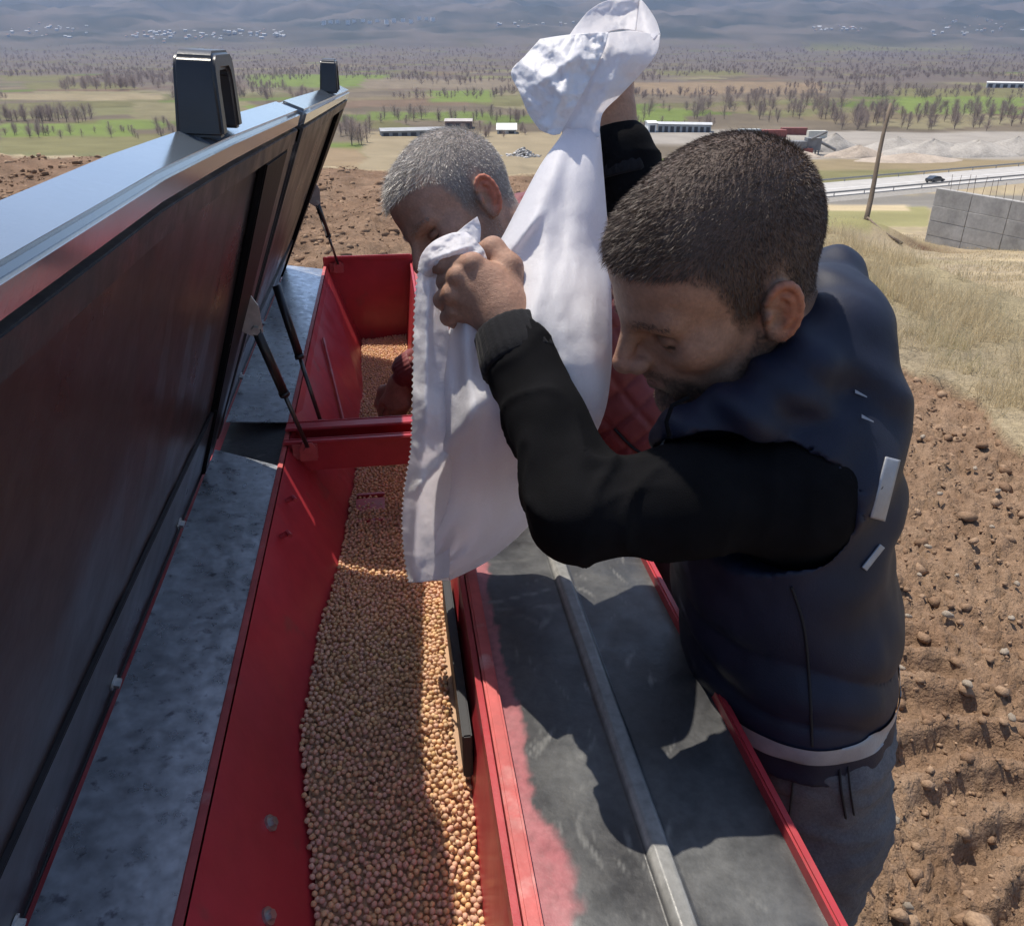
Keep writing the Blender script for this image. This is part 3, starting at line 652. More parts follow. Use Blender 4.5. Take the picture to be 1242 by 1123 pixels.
link('bare_woodland', me, M_bark, None, kind='stuff', label='far bare brown woodland spread across the valley floor', category='woodland')

tick('trees')
# ------------------------------------------------------------------ far settlements
M_hw = mat('house_plaster', (.52, .50, .47), .9); M_hr = mat('metal_roof', (.50, .50, .50), .9, 0); M_hr2 = mat('tiled_roof', (.36, .22, .17), .9); M_apt = mat('apartment_plaster', (.85, .80, .74), .9); M_win = mat('apartment_window', (.3, .3, .3), .3)
def house_mesh(l, wd, h, g):
    V = [(-l/2,-wd/2,-3),(l/2,-wd/2,-3),(l/2,wd/2,-3),(-l/2,wd/2,-3),(-l/2,-wd/2,h),(l/2,-wd/2,h),(l/2,wd/2,h),(-l/2,wd/2,h)]; me = bpy.data.meshes.new('wall'); me.from_pydata(V, [], [(0,1,5,4),(1,2,6,5),(2,3,7,6),(3,0,4,7)]); me.materials.append(M_hw)
    o = .6; V = [(-l/2-o,-wd/2-o,h),(l/2+o,-wd/2-o,h),(l/2+o,wd/2+o,h),(-l/2-o,wd/2+o,h),(-l/2-o,0,h+g),(l/2+o,0,h+g)]; rf = bpy.data.meshes.new('roof'); rf.from_pydata(V, [], [(0,1,5,4),(2,3,4,5),(0,4,3),(1,2,5),(3,2,1,0)]); return me, rf
hm_ = []
for l, wd, h, g, mr in ((13, 9, 5, 3, M_hr), (10, 8, 6, 2.5, M_hr2), (18, 10, 5, 3.2, M_hr), (11, 10, 7, 2.2, M_hr)):
    a, b = house_mesh(l, wd, h, g); b.materials.append(mr); hm_.append((a, b))
def house(px, py, label, group):
    p = ground_hit(px, py)
    if p is None: return
    k = random.randrange(4); e = empty('house', tuple(p), label=label, category='house', group=group); e.rotation_euler = (0, 0, random.uniform(-.6, .6)); s = random.uniform(.75, 1.15); e.scale = (s, s, s)
    link('wall', hm_[k][0], None, e); link('roof', hm_[k][1], None, e)
for x0, x1, y0, y1, n, where in ((-30, 112, 26, 48, 46, 'small pale house in the scattered hamlet below the mountain, left of the village'), (150, 345, 36, 50, 95, 'small pale house in the dense village strip at the foot of the mountain'), (985, 1045, 33, 40, 24, 'small white house in the short cluster under the mountain beyond the crushing plant'), (1125, 1290, 20, 44, 50, 'small white house on the mountain slope above the concrete wall'), (600, 700, 26, 34, 14, 'tiny house on the mountain foot behind the raised sack')):
    for k in range(n): house(random.uniform(x0, x1), random.gauss((y0 + y1) / 2, (y1 - y0) / 4.5), where.replace(', left of the village', ' apart from the dense village'), where.split(' in ')[-1].split(' on ')[-1][:60])
apt = []
me = bpy.data.meshes.new('block'); 
am = MB().box((-11, -7, -4), (11, 7, 19)).build('block', M_apt).data; awm = None
bpy.data.objects.remove(bpy.data.objects['block'])
wmb = MB()
for k in range(5):
    for j in range(5): wmb.box((-10 + j * 4.2, -7.15, 1 + k * 3.6), (-7.6 + j * 4.2, -6.95, 2.9 + k * 3.6))
awm = wmb.build('window_row', M_win).data; bpy.data.objects.remove(bpy.data.objects['window_row'])
for k in range(15):
    px_ = 392 + k * 9.6 + random.uniform(-2, 2); py_ = 31 - (px_ - 392) * .05 + random.uniform(-2, 3) ; p = ground_hit(px_, py_)
    if p is None: continue
    e = empty('apartment_block', tuple(p), label='pale apartment block in the far row on the mountain foot', category='building', group='far apartment blocks'); e.rotation_euler = (0, 0, random.uniform(-.3, .3))
    link('block', am, None, e); link('window_rows', awm, None, e)

tick('houses')
# ------------------------------------------------------------------ the air
hz = MB().box((-14500, -14500, -70), (14500, 14500, 760)).build('haze', None, kind='stuff', label='thin blue spring haze over the valley', category='haze')
mh = bpy.data.materials.new('haze_air'); mh.use_nodes = True; nt = mh.node_tree
for n in list(nt.nodes): nt.nodes.remove(n)
o_ = nt.nodes.new('ShaderNodeOutputMaterial'); v_ = nt.nodes.new('ShaderNodeVolumePrincipled'); v_.inputs['Color'].default_value = (.42, .58, .90, 1); v_.inputs['Density'].default_value = 6.5e-5; v_.inputs['Anisotropy'].default_value = .2
nt.links.new(v_.outputs[0], o_.inputs['Volume']); hz.data.materials.append(mh)
# ------------------------------------------------------------------ seed drill
ZRIM = 1.0; XL, XR, XD = -.22, .075, .353; Y0, YD, YE = -.25, 1.50, 2.95
M_red = mat('red_paint', (.40, .034, .044), .38, var=[(3, .12), (30, .08)], rvar=(9, .3, .5), var2=(14, (.30, .05, .05), .62, .7), bump=(60, .0004))
M_redf = mat('faded_red_paint', (.47, .085, .080), .5, var=[(8, .15), (60, .12)], var2=(18, (.55, .25, .23), .58, .72), bump=(80, .0005))
M_black = mat('black_gloss_paint', (.034, .030, .031), .34, spec=.16, var=[(4, .3), (40, .2)], rvar=(6, .27, .42), var2=[(9, (.075, .06, .055), .66, .74), ((300, 14, 40), (.08, .08, .08), .72, .78)], bump=(30, .0006))
M_blackm = mat('black_satin_paint', (.022, .022, .025), .42, var=[(12, .3)], rvar=(20, .32, .5), var2=(26, (.11, .10, .09), .62, .72), bump=(90, .0006))
M_blackd = mat('black_matt_paint', (.007, .007, .008), .5, spec=.10, var=[(12, .3)], var2=(40, (.07, .065, .06), .68, .74), bump=(90, .0006))
M_lidtop = mat('sky_tinted_black_enamel', (.13, .155, .18), .12, var=[(6, .15)], rvar=(12, .09, .16), bump=(120, .0001), coat=1, spec=.8)  # black enamel, base colour lightened to blue-grey to imitate the sky's reflection
M_galv = mat('galvanised_sheet', (.50, .525, .56), .34, .85, var=[(7, .16), (70, .16, 2)], var2=[(3.2, (.22, .22, .25), .52, .75), (60, (.22, .22, .25), .60, .70)], rvar=(40, .25, .45), bump=(25, .0006))
M_zinc = mat('zinc_fitting', (.45, .43, .40), .4, .8, var=(60, .2)); M_plastic = mat('black_plastic', (.022, .023, .027), .34, var=(20, .15), bump=(300, .0002))
M_rod = mat('dark_strut_paint', (.018, .018, .02), .35); M_steel = mat('polished_rod', (.10, .095, .09), .3, .7); M_rubber = mat('rubber_strip', (.02, .022, .026), .55)
drill = empty('seed_drill', (0, 1.3, 0), label='red seed drill with open black lids and a hopper full of chickpeas', category='seed drill')
def part(mb, name, m, parent=None, **k):
    o = mb.build(name, m, **k); child(o, drill) if parent is None else sub(o, parent); return o
def sub(o, par):
    o.parent = par; o.matrix_parent_inverse = Matrix.Translation(drill.location).inverted() if False else par.matrix_world.inverted() if False else Matrix(); return o
def quad_plate(pts, th, nrm):
    n = Vector(nrm).normalized() * th; P = [Vector(p) for p in pts]; return MB().hexa([p - n for p in P] + P)
# hopper walls
def WLx(z, y=1.0): return XL + (ZRIM - z) * float(np.interp(y, [0, 1.65, 2.95], [.55, .55, .36]))          # sloping left wall
def WRx(z): return XR - (ZRIM - z) * .12
ZB = .70
def plate_y(prof0, prof1, y0, y1, th, name, m, **k):   # sheet between two XZ points, thick th to the outside
    (x0, z0), (x1, z1) = prof0, prof1; d = Vector((x1 - x0, 0, z1 - z0)).normalized(); n = Vector((d.z, 0, -d.x)) * th
    a = [Vector((x0, y0, z0)), Vector((x1, y0, z1)), Vector((x1, y1, z1)), Vector((x0, y1, z0))]
    return part(MB().hexa([p for p in a] + [p + n for p in a]), name, m, **k)
mb = MB(); V_ = []
for y_ in (Y0, 1.65, YE): V_ += [(XL, y_, ZRIM - .002), (WLx(ZB - .1, y_), y_, ZB - .1), (WLx(ZB - .1, y_) - .004, y_, ZB - .1), (XL - .004, y_, ZRIM - .002)]
mb.add(V_, [(4*i+k, 4*i+(k+1)%4, 4*i+4+(k+1)%4, 4*i+4+k) for i in range(2) for k in range(4)] + [(0, 1, 2, 3), (8, 9, 10, 11)]); part(mb, 'hopper_side', M_red)
plate_y((WRx(ZB - .1), ZB - .1), (XR - .003, ZRIM - .004), Y0, YE, .004, 'hopper_side', M_red)
part(MB().box((WLx(ZB) - .06, Y0, ZB - .13), (WRx(ZB) + .005, YE, ZB - .10)), 'hopper_floor', M_red)
part(MB().box((XL - .012, Y0, ZRIM - .03), (XL, YE, ZRIM)), 'hopper_rim', M_redf, bevel=.002)
part(MB().box((XR + .003, Y0, ZRIM - .035), (XR + .020, YE, ZRIM + .010)), 'hopper_rim', M_redf, bevel=.003)
part(MB().box((XR - .006, Y0, ZRIM - .10), (XR + .0015, YE, ZRIM + .004)), 'inner_flange', M_red, bevel=.001)
part(MB().box((XL - .012, YE, .55), (XD + .012, YE + .006, ZRIM + .03)), 'end_panel', M_red, bevel=.002)
part(MB().box((XL + .002, YE - .012, ZRIM + .018), (XR, YE - .001, ZRIM + .034)), 'end_panel_lip', M_red, bevel=.003)
part(MB().box((XL - .012, Y0 - .006, .55), (XD + .012, Y0, ZRIM)), 'end_panel', M_red)
# divider between the two bays
part(MB().box((XL - .01, YD, ZRIM - .062), (XR - .008, YD + .006, ZRIM + .008)).box((XL - .01, YD - .012, ZRIM + .002), (XR - .008, YD - .0005, ZRIM + .0075)), 'divider', M_red, bevel=.002)
part(MB().box((XL - .01, YD + .075, ZRIM - .05), (XR - .008, YD + .081, ZRIM + .012)).box((XL - .01, YD + .045, ZRIM + .005), (XR - .008, YD + .0745, ZRIM + .011)), 'divider', M_red, bevel=.002)
part(MB().box((XL + .03, YD + .010, ZRIM - .060), (XR - .008, YD + .07, ZRIM - .05)), 'divider_floor', M_red)
# shutters and fittings in the seed
for yy in (1.47, 1.58): part(MB().box((-.105, yy, .812), (-.045, yy + .012, .830)), 'agitator_bar', M_red, bevel=.002)
part(MB().hexa([(-.105, 1.52, .824), (-.045, 1.52, .824), (-.045, 1.56, .83), (-.105, 1.56, .83), (-.105, 1.52, .827), (-.045, 1.52, .827), (-.045, 1.56, .833), (-.105, 1.56, .833)]), 'shutter_plate', M_red)
a, b = Vector((.0475, .735, .930)), Vector((.0475, 1.10, .930))
part(MB().box((.048, .735, .885), (.060, 1.09, .955)), 'rubber_strip', M_rubber, bevel=.002)
for p, q in (((378, 433), (417, 486)),):
    Ya, Yb = 2.25, 1.82; part(MB().tube([ (WLx(.965, Ya) + .006, Ya, .965), (WLx(.83, Yb) + .006, Yb, .83)], .004, 8), 'guide_rod', M_redf)
def hexbolt(loc, nrm, r, h, name, m, parent=None):
    n = Vector(nrm).normalized(); l = Vector(loc); mb = MB().tube([l - n * .002, l + n * .0012], r * 1.7, 16).tube([l + n * .001, l + n * h], r, 6)
    return part(mb, name, m, parent)
wn_ = Vector((1, 0, .55)).normalized()
for (px_, py_) in ((328, 998), (325, 1111)):
    q = ray(px_, py_); t = min(np.linspace(.3, 2, 4000), key=lambda t: abs((_C + t * q)[0] - WLx((_C + t * q)[2], (_C + t * q)[1]))); c = _C + t * q; hexbolt(c + np.array(wn_) * .001, wn_, .0055, .006, 'bolt', M_zinc)
for (px_, py_) in ((347, 608), (340, 651)):
    q = ray(px_, py_); t = min(np.linspace(.3, 2, 4000), key=lambda t: abs((_C + t * q)[0] - WLx((_C + t * q)[2], (_C + t * q)[1]))); c = Vector(_C + t * q) + wn_ * .002
    part(MB().tube([c, c + wn_ * .012, c + wn_ * .014 + Vector((.004, -.012, 0))], [.005, .005, .004], 8), 'hook', M_red)
# deck over the second compartment
nx_, ny_ = 90, 520; xs = np.linspace(XR + .0205, XD - .004, nx_); ys = np.linspace(Y0, YE, ny_); XX, YY = np.meshgrid(xs, ys)
t_ = XX - .222; rdg = np.where(np.abs(t_) < .011, .011, 0) ; rdg = .012 * (1 - sstep(.008, .0125, np.abs(t_)))
ZZ = ZRIM - .006 + rdg - .0025 * np.sin((XX - XR) * 14) + .0012 * fbm(XX * 6, YY * 4, 0, 2, 3)
V, F = grid_mesh(np.stack([XX, YY, ZZ], -1)); xf, yf = V[:, 0], V[:, 1]
cd = np.array([.030, .031, .034]) * np.ones((len(V), 1))
dust = np.clip(.45 + .9 * fbm(xf * 9, yf * 6, 0, 4, 5), 0, 1)[:, None]; cd = cd + (np.array([.105, .108, .108]) - cd) * dust * .75
scr = np.clip(fbm(xf * 60 + 18 * fbm(xf * 3, yf * 3, 0, 2, 2), yf * 14, 0, 3, 8) * 3 - 1.25, 0, 1)[:, None]; cd = cd + (np.array([.22, .22, .21]) - cd) * scr * .6
sp = .018 + .018 * fbm(yf * 9, yf * 0 + 3, 0, 3, 6) + .02 * np.exp(-((yf - .52) / .06) ** 2); ov = (1 - sstep(sp * .75, sp * 1.15, xf - XR - .0205 + .006 * fbm(xf * 60, yf * 60, 0, 3, 7)))[:, None]
cd = cd + (np.array([.40, .13, .14]) - cd) * ov * .8
wr = sstep(.5, .9, 1 - np.abs(np.abs(t_.ravel()) - .009) / .004)[:, None] * np.clip(.7 + fbm(xf * 30, yf * 10, 0, 2, 12), 0, 1)[:, None]; cd = cd + (np.array([.40, .40, .38]) - cd) * np.clip(wr * .8 + (np.abs(t_.ravel()) < .010)[:, None] * .45, 0, 1)
me = mesh_np('deck_lid', V, F); set_col(me, cd)
M_deck = mat('worn_black_deck', attr=True, rough=.36, spec=.5, rvar=(30, .28, .46), bump=(150, .0003), var=(90, .2))
child(link('deck_lid', me, M_deck), drill)
part(MB().box((XD - .004, Y0, ZRIM - .04), (XD + .006, YE, ZRIM + .012)), 'deck_rail', M_red, bevel=.0025)
part(MB().box((XD + .007, Y0, .60), (XD + .011, YE, ZRIM - .02)), 'outer_side', M_red)
part(MB().box((XR + .02, 1.195, ZRIM + .008), (XD - .005, 1.235, ZRIM + .0125)), 'sunlit_deck_strip', mat('sunlit_deck_tone', (.46, .46, .45), .5, .3, var=(40, .25)), bevel=.001)  # pale strip standing in for sunlit deck, its brightness put into the colour
part(MB().box((XR + .03, Y0, .62), (XD, YE, .64)), 'compartment_floor', M_red)
# underframe and wheels (below the rim)
M_wheel = mat('tyre', (.025, .025, .025), .85, bump=(40, .004))
part(MB().box((-.20, -.1, .50), (-.12, 2.8, .58)).box((.22, -.1, .50), (.30, 2.8, .58)).box((-.20, .2, .501), (.30, .28, .579)).box((-.20, 2.4, .501), (.30, 2.48, .579)), 'chassis_beam', M_red)
for yy in (.0, 2.7):
    part(MB().tube([(.05, yy - .05, .27), (.05, yy + .05, .27)], .27, 28), 'wheel', M_wheel, bevel=.02); part(MB().box((.02, yy - .03, .28), (.08, yy + .03, .70)), 'wheel_leg', M_red)
for k in range(12):
    yy = .15 + k * .235; part(MB().tube([(.03, yy, .70), (.03, yy, .45), (-.10, yy, .12)], .018, 8), 'seed_tube', M_rubber, smooth=True); part(MB().tube([(-.115, yy, .13), (-.105, yy + .006, .13)], .13, 20), 'disc_coulter', M_steel)
# lids ------------------------------------------------------------
HB = (-.36, 1.0)
def lid_fn(ys_, xs_, zs_):
    def f(Y, s, t=0.0):
        tx, tz = np.interp(Y, ys_, xs_), np.interp(Y, ys_, zs_); ex, ez = tx - HB[0], tz - HB[1]; L_ = math.hypot(ex, ez); n = (ez / L_, -ex / L_)
        return Vector((HB[0] + ex * s + n[0] * t, Y, HB[1] + ez * s + n[1] * t))
    return f
lidA = lid_fn([.0, .7, .975, 1.49], [-.166, -.163, -.151, -.126], [1.613, 1.612, 1.609, 1.599])
lidB = lid_fn([1.53, 2.9], [-.120, -.088], [1.597, 1.561])
def lid_slab(L_, y0, y1, s0, s1, t0, t1, n=12):
    P = [];  mb = MB(); ys_ = np.linspace(y0, y1, n); V = []
    for y_ in ys_: V += [L_(y_, s0, t0), L_(y_, s1, t0), L_(y_, s1, t1), L_(y_, s0, t1)]
    F = [(4*i+k, 4*i+(k+1)%4, 4*i+4+(k+1)%4, 4*i+4+k) for i in range(n-1) for k in range(4)] + [(3,2,1,0), tuple(4*(n-1)+k for k in range(4))]
    return mb.add(V, F)
def strut(a, b, parent):
    a, b = Vector(a), Vector(b); m = a.lerp(b, .52); c = part(MB().tube([a, m], .0085, 12), 'gas_strut', M_rod, smooth=True, bevel=0)
    for mb, nm, mm in ((MB().tube([m - (b - a) * .01, b], .0042, 10), 'strut_rod', M_steel), (MB().tube([m - (b - a) * .02, m + (b - a) * .01], .0098, 12), 'strut_collar', M_rod)): sub(mb.build(nm, mm, smooth=True), c); bpy.data.objects
    return c
def fixsub(par):
    for o in par.children: o.matrix_parent_inverse = Matrix.Translation(-drill.location) if False else Matrix()
def make_lid(L_, y0, y1, bolts, handle_y, bracket, label):
    p = part(lid_slab(L_, y0 + .03, y1 - .03, .02, .97, -.016, -.010), 'lid', M_black, label=label)
    def s_(mb, nm, m, **k): return sub(mb.build(nm, m, **k), p)
    s_(lid_slab(L_, y0, y1, .955, 1.0, -.047, .0), 'top_rail', M_lidtop, bevel=.006, seg=3)
    s_(lid_slab(L_, y0, y1, .915, .9548, -.012, .0015), 'top_lip', M_blackm, bevel=.001)
    s_(lid_slab(L_, y1 - .075, y1, .0, .954, -.045, .001), 'end_frame', M_blackm, bevel=.004)
    s_(lid_slab(L_, y0, y0 + .05, .0, .954, -.045, .001), 'end_frame', M_blackm, bevel=.004)
    s_(lid_slab(L_, y0 + .03, y1 - .03, .0, .96, -.045, -.041), 'outer_skin', M_lidtop)
    s_(lid_slab(L_, y0 + .051, y1 - .076, .0, .235, -.010, -.004), 'lower_panel', M_black, bevel=.001)
    s_(lid_slab(L_, y0 + .051, y1 - .076, .006, .012, -.0038, -.002), 'bottom_seam', M_rod)
    V = [L_(y1 - .115, .012, -.009), L_(y1 - .0755, .012, -.009), L_(y1 - .0755, .914, -.009), L_(y1 - .27, .914, -.009)]; dv = L_(y1 - .1, .5, .0115) - L_(y1 - .1, .5, 0)
    s_(MB().hexa([v for v in V] + [v + dv for v in V]), 'end_gusset', M_blackd, bevel=.002)
    # stay bracket
    by, bs = bracket; c = L_(by, bs, 0); n = (L_(by, bs, 1) - c).normalized(); e_ = (L_(by, bs + .05, 0) - c).normalized(); yv = Vector((0, 1, 0))
    pts = [c - e_ * .022, c + e_ * .045, c + e_ * .030 + n * .018, c - e_ * .012 + n * .036, c - e_ * .026 + n * .030]
    V = [q - yv * .0018 for q in pts] + [q + yv * .0018 for q in pts]; k = len(pts)
    s_(MB().add(V, [tuple(range(k-1,-1,-1)), tuple(range(k, 2*k))] + [(i, (i+1)%k, k+(i+1)%k, k+i) for i in range(k)]), 'stay_bracket', M_zinc)
    q = c - e_ * .012 + n * .024; s_(MB().tube([q - yv * .010, q - yv * .002], .0075, 6).tube([q - yv * .003, q + yv * .008], .0045, 10), 'bracket_bolt', M_zinc)
    # hinge bolts
    for b_ in bolts:
        c2 = L_(b_, .055, -.004); s_(MB().tube([c2, c2 + n * .0025], .0095, 14).tube([c2 + n * .002, c2 + n * .009], .006, 6), 'hinge_bolt', M_zinc)
    # plastic handle on the top rail
    for hy in handle_y:
        c3 = L_(hy, 1.0, -.0235); up = Vector((.05, 0, 1)).normalized(); sd = Vector((1, 0, -.05)).normalized(); ln, hg, hw, sl = .128, .076, .0225, .040
        out = [(-.5, 0), (-.47, .78), (-.43, .93), (-.34, 1), (.34, 1), (.43, .93), (.47, .78), (.5, 0)]; inn = [(-.30, 0), (-.29, .60), (-.26, .72), (-.20, .77), (.20, .77), (.26, .72), (.29, .60), (.30, 0)]
        V = []; n_ = len(out)
        for sgn in (-1, 1):
            for lst in (out, inn): V += [c3 + yv * (a_ * ln) + up * (b_ * hg) + sd * (sgn * hw * (1 - .18 * b_)) for a_, b_ in lst]
        F = []
        for i in range(n_ - 1):
            F += [(i, i+1, n_+i+1, n_+i), (2*n_+i, 3*n_+i, 3*n_+i+1, 2*n_+i+1), (i, 2*n_+i, 2*n_+i+1, i+1), (n_+i, n_+i+1, 3*n_+i+1, 3*n_+i)]
        F += [(0, n_, 3*n_, 2*n_), (n_-1, 2*n_-1+2*n_-0-0-0 if False else 3*n_-1, 4*n_-1, 2*n_-1)]
        s_(MB().add(V, F), 'handle', M_plastic, bevel=.0035, seg=3)
    return p, (lambda: (c - e_ * .012 + n * .024))()
lA, bA = make_lid(lidA, .02, 1.49, (.50, .80, 1.16), (.955,), (1.405, .47), None)
lB, bB = make_lid(lidB, 1.53, 2.90, (1.8, 2.2, 2.6), (2.35,), (2.80, .46), None)
# galvanised ledge plates beside the hinge
q = onz(338, 590, 1.0)
part(quad_plate([(-.352, Y0, 1.012), (XL - .0125, Y0, .994), (XL - .0125, 1.42, .994), (-.352, 1.47, 1.012)], .002, (.1, 0, 1)), 'ledge_plate', M_galv)
part(quad_plate([(-.352, 1.60, 1.012), (XL - .0125, 1.62, .994), (XL - .0125, 2.93, .994), (-.352, 2.93, 1.012)], .002, (.1, 0, 1)), 'ledge_plate', M_galv)
part(MB().box((-.40, Y0, .93), (-.355, YE, .985)), 'hinge_beam', M_red); part(MB().box((-.355, Y0, .955), (XL - .012, YE, .985)), 'ledge_base', M_blackm)
# gas struts and their red feet
def foot(loc, nrm, wd=.030, ht=.036):
    l = Vector(loc); mb = MB().box((l.x - wd, l.y - .004, l.z - .020), (l.x + wd * .6, l.y - .001, l.z + .012))
    f = part(mb, 'strut_foot', M_redf, bevel=.001); pts = [(-.016, -.02), (.016, -.02), (.016, .006), (.009, .018), (-.009, .018), (-.016, .006)]
    V = [(l.x + a, l.y - .012, l.z + b) for a, b in pts] + [(l.x + a, l.y - .008, l.z + b) for a, b in pts]; k = 6
    sub(MB().add(V, [tuple(range(k-1,-1,-1)), tuple(range(k,2*k))] + [(i,(i+1)%k,k+(i+1)%k,k+i) for i in range(k)]).build('foot_tab', M_redf), f); sub(MB().tube([(l.x, l.y - .017, l.z + .004), (l.x, l.y - .004, l.z + .004)], .0065, 6).build('foot_bolt', M_redf), f)
fA = Vector((-.182, 1.488, .992)); foot(fA, None); strut(bA, fA + Vector((0, -.010, .010)), drill)
fB = Vector((-.180, 2.945, .998)); foot(fB, None); strut(bB, fB + Vector((0, -.010, .010)), drill)
strut(lidB(1.66, .47, .022), Vector((-.165, 1.605, 1.0)), drill); foot((-.165, 1.60, .99), None)
for (pp, a_) in ((lA, 0),): pass
# sub-part coordinates are world coordinates: undo the offset of the drill's base
for o in bpy.data.objects:
    if o.parent is not None and o.parent.parent is drill: o.matrix_parent_inverse = Matrix()

# ------------------------------------------------------------------ chickpeas
PR = .0036
def zs_all(x, y):
    z = float(np.interp(y, [0, .45, .60, .84, 1.05, 1.30, 1.65, 2.2, 2.95], [.83, .825, .835, .885, .875, .835, .805, .775, .725])); z += .006 * math.sin(x * 31 + 1) * math.sin(y * 11) + .03 * max(0, x - .0) * (y < 1.2)
    return z + .012 * math.exp(-((x - .03) / .02) ** 2 - ((y - .69) / .05) ** 2)
def deposit(zs, y0, y1, layers, rad, seed):
    rs = random.Random(seed); cell = 2 * rad; H_ = {}; out = []; x0, x1 = XL, XR
    def restz(x, y):
        z = zs(x, y); cx_, cy_ = int(x // cell), int(y // cell)
        for i in (-1, 0, 1):
            for j in (-1, 0, 1):
                for (qx, qy, qz) in H_.get((cx_ + i, cy_ + j), ()):
                    d2 = (qx - x) ** 2 + (qy - y) ** 2
                    if d2 < cell * cell:
                        zz = qz + math.sqrt(cell * cell - d2) * .93
                        if zz > z: z = zz
        return z
    N = int(.2 * (y1 - y0) / (cell * cell) * layers); fails = 0
    while len(out) < N and fails < 20000:
        x = rs.uniform(x0, x1); y = rs.uniform(y0, y1); b = None
        for _ in range(6):
            xx, yy = x + rs.uniform(-1, 1) * rad * 1.6, y + rs.uniform(-1, 1) * rad * 1.6
            z = restz(xx, yy)
            if xx < WLx(z, yy) + rad * 1.15 or xx > WRx(z) - rad * 1.1 or yy < y0 or yy > y1: continue
            if (.040 < xx) and .73 < yy < 1.095 and z > .875: continue
            if b is None or z < b[2]: b = (xx, yy, z)
        if b is None or b[2] > zs(b[0], b[1]) + 2.6 * rad: fails += 1; continue
        out.append(b); H_.setdefault((int(b[0] // cell), int(b[1] // cell)), []).append(b)
    return np.array(out)
PN = deposit(zs_all, .36, 1.6, 1.75, PR, 3); PF = deposit(zs_all, 1.6, YE - .004, 1.3, PR, 4); tick('peas')
def pea(IV):
    v = IV.copy(); d = v @ np.array([0, 0, 1.0]); v = v * (1 + .16 * np.clip(d - .75, 0, 1)[:, None] * 2.2) * np.array([1, .95, 1.04]); v = v * (1 - .07 * np.exp(-(v[:, :1] / .25) ** 2) * (v[:, 1:2] > 0)); return v * PR * .99
M_pea = mat('chickpea_skin', attr=True, rough=.55, spec=.4, var=(700, .12), bump=(900, .0005))
def pea_col(n): 
    c = np.array([.70, .44, .265]) * RNG.uniform(.78, 1.15, (n, 1)); return c * np.stack([np.ones(n), RNG.uniform(.92, 1.06, n), RNG.uniform(.8, 1.15, n)], 1)
ordr = np.argsort(proj(PN)[2]); ordr = [i for i in ordr if proj(PN[i])[1] < 1135]
top = [i for i in ordr if PN[i][2] > zs_all(PN[i][0], PN[i][1]) + .4 * PR][:300]; topset = set(top)
IV3, IF3 = ico(3)
pv = pea(IV3); pcols = []
for k in range(5):
    m_ = mesh_np('chickpea', pv * np.random.default_rng(k).uniform(.93, 1.05, 3), IF3); set_col(m_, np.repeat(pea_col(1), len(pv), 0)); m_.materials.append(M_pea); pcols.append(m_)
qs = rand_rot(300)
for j, i in enumerate(top):
    o = link('chickpea', pcols[j % 5], None, None, label='single dried chickpea lying loose on top of the pile in the hopper', category='chickpea', group='chickpeas lying loose in the hopper'); o.location = PN[i]; o.rotation_euler = Matrix(qs[j].tolist()).to_euler()
rest = np.array([i for i in range(len(PN)) if i not in topset])
def peas(P, IV, IF):
    n = len(P); v = pea(IV); V = np.einsum('nij,kj->nki', rand_rot(n), v) * RNG.uniform(.88, 1.06, (n, 1, 1)) + P[:, None]; return V.reshape(-1, 3), (IF[None] + (np.arange(n) * len(IV))[:, None, None]).reshape(-1, 3), np.repeat(pea_col(n), len(IV), 0)
Vs, Fs, Cs, b0 = [], [], [], 0
for P_, iv, fi in ((PN[rest], IV2, IF2), (PF, IV1, IF1)):
    V, F, c = peas(P_, iv, fi); Vs.append(V); Fs.append(F + b0); Cs.append(c); b0 += len(V)
for zs, y0, y1 in ((zs_all, Y0, YE),):      # what lies under the top layer
    ys_ = np.linspace(y0 + .001, y1 - .001, 70); G = []
    for y_ in ys_:
        zc = np.array([zs(x_, max(y_, .3)) for x_ in np.linspace(-.2, .07, 16)]) - .003; xa = WLx(zc[4], y_) + .001; xb = WRx(zc[-3]) - .001
        xs_ = np.linspace(xa, xb, 16); G.append([(x_, y_, zs(x_, max(y_, .3)) - .001) for x_ in xs_])
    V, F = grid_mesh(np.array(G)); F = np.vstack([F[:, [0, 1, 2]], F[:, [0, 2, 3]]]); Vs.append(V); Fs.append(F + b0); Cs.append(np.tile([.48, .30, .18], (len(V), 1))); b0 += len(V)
me = mesh_np('chickpea_pile', np.vstack(Vs), np.vstack(Fs)); set_col(me, np.vstack(Cs))
link('chickpea_pile', me, M_pea, None, kind='stuff', label='tan dried chickpeas filling the red hopper bays', category='chickpeas')

tick('drill')
